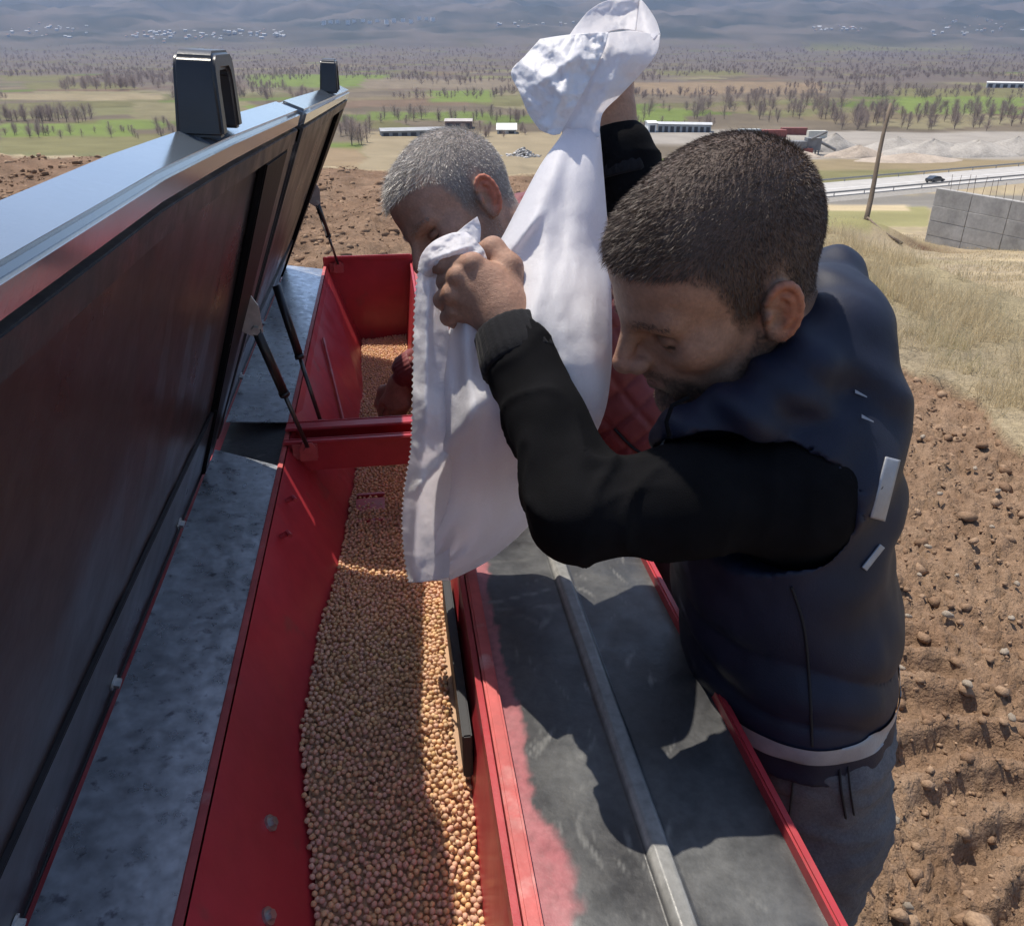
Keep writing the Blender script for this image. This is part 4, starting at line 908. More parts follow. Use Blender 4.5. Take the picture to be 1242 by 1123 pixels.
# ------------------------------------------------------------------ people
def smooth_v(V, F, it=1, lam=.5):
    E = np.vstack([F[:, [0, 1]], F[:, [1, 2]], F[:, [2, 3]], F[:, [3, 0]]]); n = np.bincount(E.ravel(), minlength=len(V))[:, None]
    for _ in range(it):
        A_ = np.zeros_like(V)
        for k in range(3): A_[:, k] = np.bincount(E[:, 0], V[E[:, 1], k], len(V)) + np.bincount(E[:, 1], V[E[:, 0], k], len(V))
        V = V + (A_ / np.maximum(n, 1) - V) * lam
    return V
def orth(l, n):
    l = np.array(l, float); l /= np.linalg.norm(l); n = np.array(n, float); n -= l * (n @ l); n /= np.linalg.norm(n); return l, n, np.cross(l, n)
def head_geo(wide=1.0):
    S = SDF((-.135, -.105, -.20), (.145, .105, .165), .0018)
    S.ell((-.008, 0, .047), (.101, .0765 * wide, .092), 0)
    S.ell((.046, 0, .055), (.050, .062, .054), .03); S.ell((.046, 0, -.020), (.049, .054, .078), .03)
    for s in (-1, 1):
        S.ell((.056, s * .046, -.014), (.028, .020, .022), .022)
        S.cone((-.002, s * .051, -.036), (.028, s * .047, -.082), .017, .016, .024); S.cone((.028, s * .047, -.082), (.078, s * .015, -.104), .016, .016, .02)
    S.ell((.034, 0, -.072), (.050, .044, .036), .02); S.ell((.086, 0, -.102), (.016, .021, .016), .016); S.ell((.080, 0, -.058), (.020, .031, .026), .018)
    S.cone((-.030, 0, -.03), (-.060, 0, -.22), .053, .060, .03)
    for s in (-1, 1):
        S.ell((.096, s * .034, .001), (.014, .021, .0125), .016, op='sub')
        S.cone((.094, s * .010, .024), (.078, s * .046, .027), .0085, .010, .016)
        S.ell((.0760, s * .033, .001), (.0135, .0150, .0130), .0035)
        S.cone((.0895, s * .022, -.0035), (.0825, s * .046, -.0015), .0016, .0016, .002, op='sub')
        S.cone((.0900, s * .020, .0095), (.0800, s * .047, .0105), .0016, .0016, .003, op='sub')
    S.cone((.095, 0, .020), (.120, 0, -.021), .0080, .0100, .012); S.ell((.1205, 0, -.0255), (.0105, .0115, .0100), .006); S.cone((.086, 0, -.028), (.112, 0, -.031), .016, .0085, .008)
    for s in (-1, 1): S.ell((.109, s * .0125, -.029), (.0115, .0070, .0085), .004); S.ell((.1135, s * .0068, -.0375), (.0050, .0028, .0032), .002, op='sub')
    for s in (-1, 1):
        S.cone((.0985, 0, -.0525), (.084, s * .023, -.0575), .0062, .0030, .006); S.cone((.0965, 0, -.0655), (.084, s * .022, -.060), .0072, .0030, .006)
        S.cone((.1040, 0, -.0588), (.0900, s * .021, -.0592), .0018, .0014, .002, op='sub')
    S.ell((.0975, 0, -.0800), (.007, .018, .006), .008, op='sub')
    for s in (-1, 1):
        l, n, w = orth((-.20, .10 * s, .97), (.30, .95 * s, .0)); w = w if w[0] > 0 else -w; c = np.array([-.013, s * .0785, .000]); Q = np.array([w, l, n])
        S.ell(c, (.0175, .0300, .0058), .008, rot=Q)
        S.ell(c + w * .004 - l * .004 + n * .0065, (.0085, .0135, .0075), .003, rot=Q, op='sub')
        S.ell(c - w * .002 + l * .013 + n * .0065, (.0085, .0085, .0045), .003, rot=Q, op='sub')
        pts = [c + w * (.0165 * math.cos(a)) + l * (.0300 * math.sin(a)) + n * .0040 for a in np.linspace(-.1 + .55, math.pi * 1.42, 12)]
        S.chain(pts, [.0036] * 12, .0025)
        pts = [c + w * (.0085 * math.cos(a) - .001) + l * (.0165 * math.sin(a) + .001) + n * .0048 for a in np.linspace(1.5, 4.4, 7)]; S.chain(pts, [.0022] * 7, .003)
        S.ell(c - l * .027 + w * .002 + n * .002, (.0080, .0085, .0050), .006, rot=Q); S.ell(c + w * .0125 - l * .003 + n * .005, (.004, .006, .0035), .004, rot=Q)
        S.ell(c - n * .009, (.010, .022, .010), .010, rot=Q)
    V, F = S.mesh(); return smooth_v(V, F, 2, .45), F
ZL_X = [-.13, -.085, -.050, -.042, -.034, -.026, -.008, .000, .006, .022, .032, .045, .062, .12]
ZL_Z = [-.058, -.055, -.040, -.028, .000, .026, .026, .004, -.020, -.016, .026, .056, .073, .081]
def hair_mask(p):
    z = np.interp(p[:, 0] + .004 * noise3(p[:, 0] * 120, p[:, 1] * 120, p[:, 2] * 120, 5), ZL_X, ZL_Z); return p[:, 2] - z
def head_cols(V, skin, hairc, stub, stub_amt, ear_red=(1.10, .78, .68)):
    x, y, z = V.T; ay = np.abs(y); C = np.tile(np.array(skin), (len(V), 1)); n = noise3(x * 60, y * 60, z * 60, 3)[:, None]; C = C * (1 + .10 * n)
    red = np.exp(-((x - .115) / .018) ** 2 - (y / .018) ** 2 - ((z + .025) / .018) ** 2) + .5 * np.exp(-((x - .07) / .03) ** 2 - ((ay - .045) / .02) ** 2 - ((z + .03) / .02) ** 2); C = C * (1 + red[:, None] * np.array([.12, -.08, -.08]))
    ear = sstep(.079, .086, ay) * sstep(-.05, -.04, z); C = C * (1 + ear[:, None] * (np.array(ear_red) - 1))
    lip = np.exp(-((z + .0590) / .0075) ** 2) * sstep(.088, .094, x) * (1 - sstep(.019, .026, ay)); C = C + (np.array([.30, .14, .115]) - C) * (lip * .7)[:, None]
    # beard: sideburn, jaw, moustache and chin
    line = np.interp(x, [-.01, .008, .02, .04, .065, .085, .12], [-.02, -.012, -.035, -.055, -.060, -.040, -.034]); b = sstep(0, .016, line - z) * sstep(-.022, .0, x) * (1 - sstep(-.13, -.11, -z) * 0); b = b * (1 - lip) * (z > -.135); b = np.clip(b * (.85 + .5 * noise3(x * 300, y * 300, z * 300, 7)), 0, 1)
    C = C + (np.array(stub) - C) * (b * stub_amt)[:, None]
    hm_v = hair_mask(V); h = (.45 * sstep(-.008, .004, hm_v) + .55 * sstep(.0, .035, hm_v)) * (1 - ear * (x > -.05)); C = C + (np.array(hairc) - C) * (h * .88)[:, None]
    lash = np.exp(-((z + .0040 - .8 * (ay - .034) ** 2 * 10) / .0017) ** 2) * sstep(.018, .021, ay) * (1 - sstep(.046, .049, ay)) * sstep(.068, .074, x); C = C * (1 - .88 * np.clip(lash, 0, 1))[:, None]
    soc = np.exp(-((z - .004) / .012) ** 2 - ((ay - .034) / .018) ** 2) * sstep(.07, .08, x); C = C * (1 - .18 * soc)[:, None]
    return np.clip(C, .004, 1)
def strands(roots, dirs, L, w, seed=0):
    n = len(roots); rs = np.random.default_rng(seed); side = np.cross(dirs, rs.normal(size=(n, 3))); side /= np.linalg.norm(side, axis=1, keepdims=True)
    bend = rs.normal(size=(n, 3)) * .13; m = roots + dirs * (L * .55)[:, None]; t = roots + (dirs + bend) * L[:, None]; s1 = side * (w / 2)[:, None]; s2 = side * (w * .38)[:, None]
    V = np.stack([roots - s1, roots + s1, m + s2, m - s2, t], 1).reshape(-1, 3); b = np.arange(n)[:, None] * 5
    F = np.vstack([b + np.array([[0, 1, 2]]), b + np.array([[0, 2, 3]]), b + np.array([[3, 2, 4]])]); return V, F
def sample_faces(V, F, mask, n, rs):
    f = F[mask]; a, b, c, d = (V[f[:, k]] for k in range(4)); ar = np.linalg.norm(np.cross(c - a, d - b), axis=1); i = rs.choice(len(f), n, p=ar / ar.sum()); u, v = rs.random((2, n, 1))
    p = (a[i] * (1 - u) + b[i] * u) * (1 - v) + (d[i] * (1 - u) + c[i] * u) * v; nn = np.cross(c - a, d - b)[i]; return p, nn / np.linalg.norm(nn, axis=1, keepdims=True)
def grow_hair(V, F, n, top_len, seed, brows=True):
    rs = np.random.default_rng(seed); fc = V[F].mean(1); hm = hair_mask(fc); ear = (np.abs(fc[:, 1]) > .0795) & (fc[:, 2] < .034) & (fc[:, 0] > -.05)
    p, nn = sample_faces(V, F, (hm > .001) & ~ear & (fc[:, 2] > -.06), n, rs); x, y, z = p.T; hm = hair_mask(p)
    top = sstep(.055, .100, z + .22 * np.clip(x, -.03, .05) - .25 * np.clip(np.abs(y) - .05, 0, 1)); front = sstep(.02, .075, x)
    L = (.0022 + .004 * sstep(0, .03, hm)) * (1 - top) + top * top_len * (.75 + .45 * front); L = L * rs.uniform(.65, 1.15, n)
    cl = noise3(x * 130, y * 130, z * 130, seed + 1); cl2 = noise3(x * 130 + 9, y * 130, z * 130, seed + 2)
    comb = np.stack([np.ones(n) * (.85 * top + .35 * (1 - top)), .25 * np.sign(y) * (1 - top) + .22 * cl, -.15 + .22 * cl2 - .8 * (1 - top)], 1); comb = comb - nn * (comb * nn).sum(1, keepdims=True)
    d = comb * 1.15 + nn * (.34 + .22 * front * top + .45 * (1 - top))[:, None] + rs.normal(size=(n, 3)) * .09; d /= np.linalg.norm(d, axis=1, keepdims=True)
    out = [strands(p - nn * .001, d, L, np.full(n, .0005), seed)]
    if brows:
        t_ = (np.abs(fc[:, 1]) - .011) / .040; zc_ = .0205 + .0085 * np.sin(np.clip(t_, 0, 1) * 2.1); msk = (fc[:, 0] > .05) & (t_ > 0) & (t_ < 1.12) & (np.abs(fc[:, 2] - zc_) < .0048 * (1.15 - .60 * np.clip(t_, 0, 1)))
        m = 520; r, nb = sample_faces(V, F, msk, m, rs); sg = np.sign(r[:, 1]); t = (np.abs(r[:, 1]) - .011) / .040
        dd = np.stack([0 * t, sg * .9, .45 - .8 * t], 1); dd = dd - nb * (dd * nb).sum(1, keepdims=True); dd = dd + nb * .22 + rs.normal(size=(m, 3)) * .22; dd /= np.linalg.norm(dd, axis=1, keepdims=True); out.append(strands(r - nb * .0005, dd, rs.uniform(.004, .0075, m), np.full(m, .00045), seed + 5))
        jw = (fc[:, 2] < np.interp(fc[:, 0], [-.01, .008, .02, .04, .065, .085, .12], [-.02, -.015, -.040, -.060, -.064, -.044, -.038])) & (fc[:, 0] > -.012) & (fc[:, 2] > -.125) & ~((np.abs(fc[:, 2] + .059) < .008) & (np.abs(fc[:, 1]) < .02) & (fc[:, 0] > .088))
        m = 5200; r, nb = sample_faces(V, F, jw, m, rs); dd = nb * .7 + np.array([.1, 0, -.8]) + rs.normal(size=(m, 3)) * .25; dd /= np.linalg.norm(dd, axis=1, keepdims=True); out.append(strands(r - nb * .0004, dd, rs.uniform(.0015, .0032, m), np.full(m, .0005), seed + 6))
    return out
def snap_to(V, P, N=None):
    return P
def xf(V, Rm, t, s=1.0): return V * s @ np.array(Rm).T + np.array(t)
def hand_sdf(pts_lo, pts_hi, h=.0016): return SDF(pts_lo, pts_hi, h)
def merge(parts):
    Vs, Fs, Cs, b = [], [], [], 0
    for V, F, c in parts: Vs.append(V); Fs.append(F + b); Cs.append(c); b += len(V)
    return np.vstack(Vs), np.vstack(Fs), np.vstack(Cs)
def fabric_wrinkle(V, F, amp, sc, seed, axis=None, ridged=True):
    N = vnormals(V, F); p = V * np.array(sc); n = fbm(p[:, 0] + .35 * noise3(p[:, 0] * .5, p[:, 1] * .5, p[:, 2] * .5, seed), p[:, 1], p[:, 2], 3, seed)
    d = ((1 - np.abs(n)) ** 3 - .5 if ridged else n); a = amp if np.ndim(amp) else np.full(len(V), amp); return V + N * (a * d)[:, None]
M_skin = mat('skin', attr=True, rough=.5, spec=.4, sss=.10, var=[(260, .12), (70, .10)], bump=(1200, .0008), bump2=(160, .0010))
M_hair1 = mat('dark_brown_hair', attr=True, rough=.5, spec=.45); M_hair2 = mat('grey_hair', attr=True, rough=.42, spec=.6)
M_navy = mat('navy_softshell', (.0075, .0105, .026), .6, spec=.35, var=(14, .2), bump=(700, .0003), bump2=(16, .0012))
M_hood = mat('black_sweatshirt', (.0050, .0050, .0060), .9, spec=.1, var=(30, .25), bump=(900, .0005), bump2=(9, .002, 2))
M_rib = mat('black_rib_knit', (.012, .012, .014), .9, spec=.2, bump=((500, 500, 60), .0008), sheen=.08)
M_refl = mat('reflective_tape', (.30, .31, .33), .45, .25, var=(40, .12), bump=(400, .0003))
M_jean = mat('grey_denim', (.105, .104, .108), .9, spec=.2, var=[(9, .25), (300, .18)], bump=(600, .0005), bump2=(18, .003))
M_quilt = mat('maroon_quilted_jacket', (.20, .045, .047), .6, spec=.4, var=(20, .15), bump=(500, .0003), sheen=.2)
M_boot = mat('dusty_boot', (.09, .07, .055), .8, var=(20, .3)); M_dark = mat('dark_thread', (.008, .008, .01), .8); M_silver = mat('zip_metal', (.5, .5, .5), .35, .8)
HV, HF = head_geo(); tick('head')

# ================= man in the navy vest, emptying the sack
def A(*q): return np.array(at(*q))
R1 = [[-0.8893, 0.1947, -0.4138], [-0.1043, -0.9674, -0.2309], [-0.4453, -0.1621, 0.8806]]; T1 = [0.3447, 0.7982, 1.4765]
SK1 = (.375, .215, .142)
def hand_left():
    W0, W1 = A(628, 425, .845), A(608, 378, .85)
    S = SDF(np.minimum(A(512, 285, .80), A(640, 420, .90)) - .03, np.maximum(A(512, 285, .80), A(660, 430, .90)) + .03, .0016)
    S.cone(W0, W1, .0275, .0265, .0); S.cone(A(622, 408, .85), W1, .028, .0285, .012)
    # back of the hand: a slab between the wrist and the knuckle row
    k = {'i': A(573, 321, .838), 'm': A(556, 336, .842), 'r': A(549, 357, .850), 'p': A(553, 378, .862)}
    for q, r in (('i', .0118), ('m', .0120), ('r', .0115), ('p', .0105)): S.cone(W1, k[q], .0210, r, .009)
    S.ell(A(594, 352, .857), (.028, .028, .028), .016)
    for q in 'imrp': S.cone(A(611, 385, .829) if q in 'im' else A(603, 390, .834), k[q] * 1 - _f * .0055, .0030, .0042, .006); S.ell(k[q] - _f * .004, (.0108, .0108, .0108), .004)
    # curled fingers: knuckle -> middle joint (away from the viewer) -> tip back into the palm
    S.chain([k['i'], A(541, 322, .850), A(524, 322, .868), A(530, 326, .888)], [.0112, .0094, .0088, .0080], .003)
    S.chain([k['m'], A(541, 342, .862), A(545, 350, .890), A(566, 352, .896)], [.0120, .0105, .0095, .0082], .0015)
    S.chain([k['r'], A(537, 364, .868), A(543, 371, .895), A(565, 369, .900)], [.0118, .0102, .0092, .0080], .0015)
    S.chain([k['p'], A(544, 385, .875), A(551, 389, .898), A(570, 383, .900)], [.0105, .0092, .0085, .0075], .0015)
    # thumb over the top
    S.chain([A(618, 362, .862), A(617, 325, .862), A(598, 302, .868), A(572, 308, .884), A(546, 318, .890)], [.0180, .0145, .0120, .0108, .0090], .006)
    return S.mesh()
def hand_right_up():
    W0, W1 = A(757, 205, 1.05), A(741, 130, 1.035)
    S = SDF(np.minimum(A(690, 30, .98), A(790, 240, 1.1)) - .05, np.maximum(A(690, 30, .98), A(790, 240, 1.1)) + .05, .0022)
    S.cone(W0, W1, .031, .0265, 0); c = A(735, 92, 1.035)
    S.cone(W1, c, .027, .027, .015); S.ell(c, (.034, .032, .040), .015)
    for i in range(4):
        y_ = 70 + i * 14; S.chain([A(742, y_, 1.035), A(722, y_ - 2, 1.022), A(712, y_ + 2, 1.012), A(722, y_ + 6, 1.006)], [.0115, .0105, .0095, .0085], .004)
    S.chain([A(748, 112, 1.03), A(742, 92, 1.01), A(730, 80, 1.003)], [.015, .0115, .009], .008)
    return S.mesh()
HS1 = 1.055; T1 = list(np.array(T1) + np.array([-.006, .004, .002])); bV = xf(HV, R1, T1, HS1)
KA = 1.07
def move_out(g, c):  # the hand at its own size, set at the sack's distance
    c = np.array(c); return ((g[0] - c) * KA + (_C + (c - _C) * KA), g[1])
hl = move_out(hand_left(), A(592, 350, .853)); hr = move_out(hand_right_up(), A(735, 92, 1.035))
def AK(x_, y_, d_): return np.array(at(x_, y_, d_ * KA))
def skin_cols(V, c, seed=1):
    n = noise3(V[:, 0] * 45, V[:, 1] * 45, V[:, 2] * 45, seed)[:, None]; n2 = noise3(V[:, 0] * 200, V[:, 1] * 200, V[:, 2] * 200, seed + 1)[:, None]; return np.clip(np.array(c) * (1 + .12 * n + .06 * n2), 0, 1)
# inner body that carries head and hands (under the clothes)
SL, SR = A(966, 596, .875), np.array([.445, 1.015, 1.325]); EL, WLh = A(702, 622, .815), AK(622, 410, .845); ER, WRh = A(812, 330, 1.18), AK(752, 185, 1.045)
neck0 = xf(np.array([[-.055, 0, -.17]]), R1, T1)[0]
TORSO = [np.array(q) for q in ((.484, .765, .895), (.468, .785, 1.03), (.448, .825, 1.19), (.436, .850, 1.30))]
S = SDF((.05, .55, -.02), (.68, 1.2, 1.65), .010)
S.chain(TORSO + [neck0], [.10, .095, .10, .09, .05], .04)
S.chain([TORSO[3], SL, EL, WLh], [.07, .045, .036, .026], .03); S.chain([TORSO[3], SR, ER, WRh], [.07, .045, .036, .026], .03)
for hy in (.675, .86): S.chain([(.50, hy, .86), (.485, hy, .47), (.525, hy, .09), (.44, hy - .01, .04)], [.07, .05, .035, .03], .03)
V, F = S.mesh(); core = (V, F, skin_cols(V, SK1))
SCALP1 = (.065, .045, .034)
V, F, C = merge([(bV, HF, head_cols(HV, SK1, SCALP1, (.040, .030, .025), .88)), (hl[0], hl[1], skin_cols(hl[0], np.array(SK1) * np.array([1.02, .98, .97]))), (hr[0], hr[1], skin_cols(hr[0], SK1, 4)), core])
me = mesh_np('person', V, F); set_col(me, C)
man1 = link('person', me, M_skin, None, label='man with short dark hair in a navy vest and black sleeves lifting a white sack', category='person')
def hair_obj(parts, Rm, T, s, base, spread, m, parent, seed):
    rs = np.random.default_rng(seed); Vs, Fs, Cs, b = [], [], [], 0
    for V, F in parts: Vs.append(xf(V, Rm, T, s)); Fs.append(F + b); n = len(V) // 5; Cs.append(np.repeat(np.array(base) * rs.uniform(1 - spread, 1 + spread, (n, 1)), 5, 0)); b += len(V)
    me = mesh_np('hair', np.vstack(Vs), np.vstack(Fs)); set_col(me, np.vstack(Cs)); return link('hair', me, m, parent)
hair_obj(grow_hair(HV, HF, 46000, .0105, 21), R1, T1, HS1, (.095, .064, .046), .5, M_hair1, man1, 3); tick('hair1')
# sleeves and body of the sweatshirt
S = SDF((.02, .52, .80), (.70, 1.22, 1.70), .0048)
S.ell(TORSO[2], (.115, .165, .15), 0); S.ell(TORSO[3], (.10, .165, .10), .06)
mid = SL * .45 + EL * .55
S.chain([SL + np.array([.03, .05, 0]), SL, mid, EL], [.062, .064, .0545, .047], .03); S.chain([EL, EL * .5 + WLh * .5 + np.array([.002, 0, .0]), WLh * .93 + EL * .07], [.0465, .041, .0405], .02)
S.chain([SR, ER, WRh], [.075, .056, .046], .03)
V, F = S.mesh()
def seg_t(V, a, b): return ((V - a) @ (b - a)) / ((b - a) @ (b - a)), np.linalg.norm(V - a - np.clip(((V - a) @ (b - a)) / ((b - a) @ (b - a)), 0, 1)[:, None] * (b - a), axis=1)
N = vnormals(V, F); d = np.zeros(len(V))
for a, b, amp in ((SL, EL, .0042), (EL, WLh, .0048), (ER, WRh, .006), (SR, ER, .005)):
    t, dist = seg_t(V, a, b); L_ = np.linalg.norm(b - a); side = (V - a) @ np.cross((b - a) / L_, [0, 0, 1]); up = V[:, 2]
    w = np.exp(-(dist / .075) ** 2) * sstep(-.15, .1, t) * (1 - sstep(.95, 1.1, t)); ph = 9 * noise3(V[:, 0] * 9, V[:, 1] * 9, V[:, 2] * 9, 11)
    near_elb = .45 + .8 * np.exp(-((t - (1 if b is EL or b is ER else 0)) / .30) ** 2)
    d += amp * w * near_elb * ((1 - np.abs(np.sin(t * L_ * 38 + side * 26 + ph * .4))) ** 2.4 * 2.0 - .5)
V = V + N * d[:, None]; V = fabric_wrinkle(V, F, .003, (8, 8, 8), 31, ridged=False)
hoodie = link('sweatshirt', mesh_np('sweatshirt', V, F), M_hood, man1)
def cuff(a, b, r0, r1, nm, m, parent, n=40):
    a, b = Vector(a), Vector(b); t = (b - a).normalized(); u_ = t.orthogonal().normalized(); v_ = t.cross(u_); P_ = []
    prof = [(0, r0 * .86), (0, r0 * .98), (.06, r0 * 1.02), (.35, r0), (.65, (r0 + r1) / 2), (.94, r1 * 1.02), (1, r1 * .98), (1, r1 * .84)]
    for s_, r_ in prof: P_.append([a.lerp(b, s_) + (u_ * math.cos(k) + v_ * math.sin(k)) * (r_ * (1 + .012 * math.sin(k * 26))) for k in np.linspace(0, 2 * math.pi, n * 3, endpoint=False)])
    V, F = grid_mesh(np.array([[list(p) for p in row] for row in P_]), True); return link(nm, mesh_np(nm, V, F[:, ::-1]), m, parent)
cuff(AK(633, 445, .832), AK(616, 400, .848), .0430, .0385, 'sleeve_cuff', M_rib, man1); cuff(AK(757, 215, 1.052), AK(751, 178, 1.045), .046, .042, 'sleeve_cuff', M_rib, man1)
# vest
S = SDF((.22, .50, .74), (.76, 1.20, 1.56), .0048)
yawR = lambda a: np.array([[math.cos(a), math.sin(a), 0], [-math.sin(a), math.cos(a), 0], [0, 0, 1]])
S.ell(TORSO[0] + np.array([0, 0, -.04]), (.133, .183, .17), 0, rot=yawR(-.10)); S.ell(TORSO[1], (.126, .176, .15), .07, rot=yawR(-.15)); S.ell(TORSO[2], (.126, .186, .16), .07, rot=yawR(-.25)); S.ell(TORSO[3], (.112, .180, .10), .06, rot=yawR(-.3))
S.cone(TORSO[3] + np.array([.01, 0, .02]), SL + np.array([.038, .035, .008]), .07, .083, .05); S.cone(TORSO[3] + np.array([.01, 0, .02]), SR + np.array([.0, -.02, .0]), .07, .07, .05)
# stand-up collar and the folded hood behind the neck
S.chain([A(812, 535, .88), A(842, 525, .845), A(905, 503, .825), A(966, 458, .835), A(1002, 410, .87)], [.022, .026, .028, .032, .036], .03)
S.chain([A(1002, 410, .87), A(1012, 375, .93), A(1002, 352, 1.00), A(960, 345, 1.06), A(890, 420, 1.06)], [.038, .044, .045, .042, .04], .03)
S.ell(A(1018, 455, .93), (.050, .085, .070), .05)
arm = S.f.copy()
S.chain([SL + np.array([-.018, -.010, -.004]), SL * .6 + EL * .4], [.073, .080], .004, op='sub')
S.half((.5, .77, .950), (.10, .0, -1))
V, F = S.mesh()
N = vnormals(V, F); z = V[:, 2]; ph = noise3(V[:, 0] * 6, V[:, 1] * 6, V[:, 2] * 6, 41)
d = .010 * np.exp(-((z - 1.06) / .07) ** 2) * (np.abs(np.sin((z + .25 * (V[:, 0] - .5) + .05 * ph) * 38)) ** .8 - .55)
d += .006 * np.exp(-((z - 1.27) / .08) ** 2) * np.sin((z - .9 * V[:, 0] + .06 * ph) * 52) + .007 * fbm(V[:, 0] * 7, V[:, 1] * 7, V[:, 2] * 7, 3, 43)
d += .004 * sstep(1.33, 1.38, z) * np.sin((V[:, 0] * .7 + z) * 95 + 3 * ph)
vV = V + N * d[:, None]; vF = F
vest = link('vest', mesh_np('vest', vV, vF), M_navy, man1)
fc = vV[vF].mean(1)
def stripe(hf, h0, w, extra=None, nm='reflective_stripe', m=M_refl, off=.0024, parent=None):
    hv = hf(vV); inb = (np.abs(hv - h0) < w); msk = inb[vF].any(1)
    if extra is not None: msk &= extra(fc)
    v_, f_ = band(vV, vF, msk, off); g = hf(v_); v_[:, 2] += np.clip(g, h0 - w, h0 + w) - g
    return link(nm, mesh_np(nm, v_, f_), m, parent or vest)
stripe(lambda q: q[:, 2] - .10 * (q[:, 0] - .5), .998, .0125)
def stripe_on(p0, p1, wpx, na=26, nb=7):
    """tape between two bearings, laid on the back of the vest"""
    X_, Y_, D_ = proj(vV); p0, p1 = np.array(p0, float), np.array(p1, float); dr = (p1 - p0) / np.hypot(*(p1 - p0)); nr = np.array([-dr[1], dr[0]]); G = np.zeros((na, nb, 3))
    for i in range(na):
        for j in range(nb):
            q = p0 + (p1 - p0) * i / (na - 1) + nr * wpx * (2 * j / (nb - 1) - 1); rr_ = 10
            while True:
                k_ = np.where((np.abs(X_ - q[0]) < rr_) & (np.abs(Y_ - q[1]) < rr_))[0]
                if len(k_) > 3: break
                rr_ += 6
            dm_ = D_[k_].min(); G[i, j] = (q[0], q[1], D_[k_][D_[k_] < dm_ + .02].mean())
    for _ in range(6): G[1:-1, :, 2] = (G[:-2, :, 2] + 2 * G[1:-1, :, 2] + G[2:, :, 2]) / 4; G[:, 1:-1, 2] = (G[:, :-2, 2] + 2 * G[:, 1:-1, 2] + G[:, 2:, 2]) / 4
    P_ = np.array([[at(g[0], g[1], g[2] - .002) for g in row] for row in G]); v_, f_ = grid_mesh(P_); o = link('reflective_stripe', mesh_np('reflective_stripe', v_, f_), M_refl, vest); md = o.modifiers.new('thickness', 'SOLIDIFY'); md.thickness = .0015; md.offset = 0; return o
stripe_on((1083, 556), (1064, 630), 9); stripe_on((1070, 662), (1048, 690), 3.5)
def seam(px_pts, rad, nm, m, parent, shell, N_pts=40, lift=.0008):
    """a thin seam laid on a shell: points picked by bearing, pulled on to the nearest surface point facing the viewer"""
    q = catmull(np.array(px_pts, float), N_pts); X_, Y_, D_ = proj(shell); out = []
    for a, b in q:
        i = np.where((np.abs(X_ - a) < 9) & (np.abs(Y_ - b) < 9))[0]
        if len(i): j = i[np.argmin(D_[i] + .002 * np.hypot(X_[i] - a, Y_[i] - b))]; out.append(np.array(at(a, b, np.percentile(D_[i][D_[i] < D_[i].min() + .03], 35) - lift)))
    if len(out) > 3: return link(nm, bpy.data.meshes.new(nm), m, parent) if False else (lambda o: (setattr(o, 'parent', parent), o)[1])(MB().tube(smooth_path(out), rad, 6).build(nm, m, smooth=True))
def smooth_path(p):
    p = np.array(p)
    for _ in range(4): p[1:-1] = (p[:-2] + p[1:-1] * 2 + p[2:]) / 4
    return [tuple(v) for v in p]
seam([(985, 905), (982, 830), (975, 760), (960, 712)], .0016, 'side_seam', M_dark, vest, vV)
for q in ((1044, 478), (1052, 508)): 
    X_, Y_, D_ = proj(vV); i = np.where((np.abs(X_ - q[0]) < 9) & (np.abs(Y_ - q[1]) < 9))[0]
    if len(i): c = A(q[0], q[1], D_[i].min() - .001); e_ = (_r * .006 + _d * .003); link('white_thread_mark', (lambda o: o.data)(MB().hexa([c - e_ - _d * .0015, c + e_ - _d * .0005, c + e_ + _d * .0006, c - e_ + _d * .002, c - e_ - _d * .0015 - _f * .001, c + e_ - _d * .0005 - _f * .001, c + e_ + _d * .0006 - _f * .001, c - e_ + _d * .002 - _f * .001]).build('tmp_mark', M_refl)), None, vest)
for o in [o for o in bpy.data.objects if o.name.startswith('tmp_mark')]: bpy.data.objects.remove(o)
# zip and toggle cord at the chest
zp = [A(806, 530, .86), A(800, 548, .865), A(799, 565, .87)]; (lambda o: setattr(o, 'parent', vest))(MB().tube(zp, .0018, 8).build('zip', M_silver, smooth=True))
(lambda o: setattr(o, 'parent', hoodie))(MB().tube([A(835, 482, .80), A(815, 492, .80), A(808, 512, .80), A(812, 530, .80)], .0022, 6).build('draw_cord', M_hood, smooth=True))
# jeans
S = SDF((.30, .52, .02), (.72, 1.02, 1.06), .0065)
S.ell((.482, .765, .93), (.112, .165, .12), 0); S.ell((.494, .765, .83), (.118, .165, .10), .05)
for hy in (.680, .855): S.chain([(.494, hy, .80), (.478, hy, .46), (.530, hy, .08)], [.092, .072, .062], .03)
V, F = S.mesh(); V = fabric_wrinkle(V, F, .006, (8, 8, 17), 61); V = fabric_wrinkle(V, F, .0025, (22, 22, 30), 63)
jeans = link('jeans', mesh_np('jeans', V, F), M_jean, man1)
seam([(1018, 925), (1020, 955), (1026, 992)], .0016, 'pocket_seam', M_dark, jeans, V, 30, .003); seam([(1028, 922), (1031, 955), (1036, 988)], .0012, 'pocket_seam', M_dark, jeans, V, 30, .003); seam([(962, 945), (960, 965), (957, 990)], .0013, 'side_seam', M_dark, jeans, V, 30, .003)
for hy in (.680, .855):
    S = SDF((.30, hy - .09, -.01), (.66, hy + .09, .20), .006); S.chain([(.53, hy, .14), (.53, hy, .06)], [.058, .055], 0); S.chain([(.54, hy, .035), (.46, hy - .005, .035), (.40, hy - .01, .03)], [.045, .045, .038], .03); S.half((0, 0, .004), (0, 0, -1)); V, F = S.mesh(); link('boot', mesh_np('boot', V, F), M_boot, man1)
tick('man1')

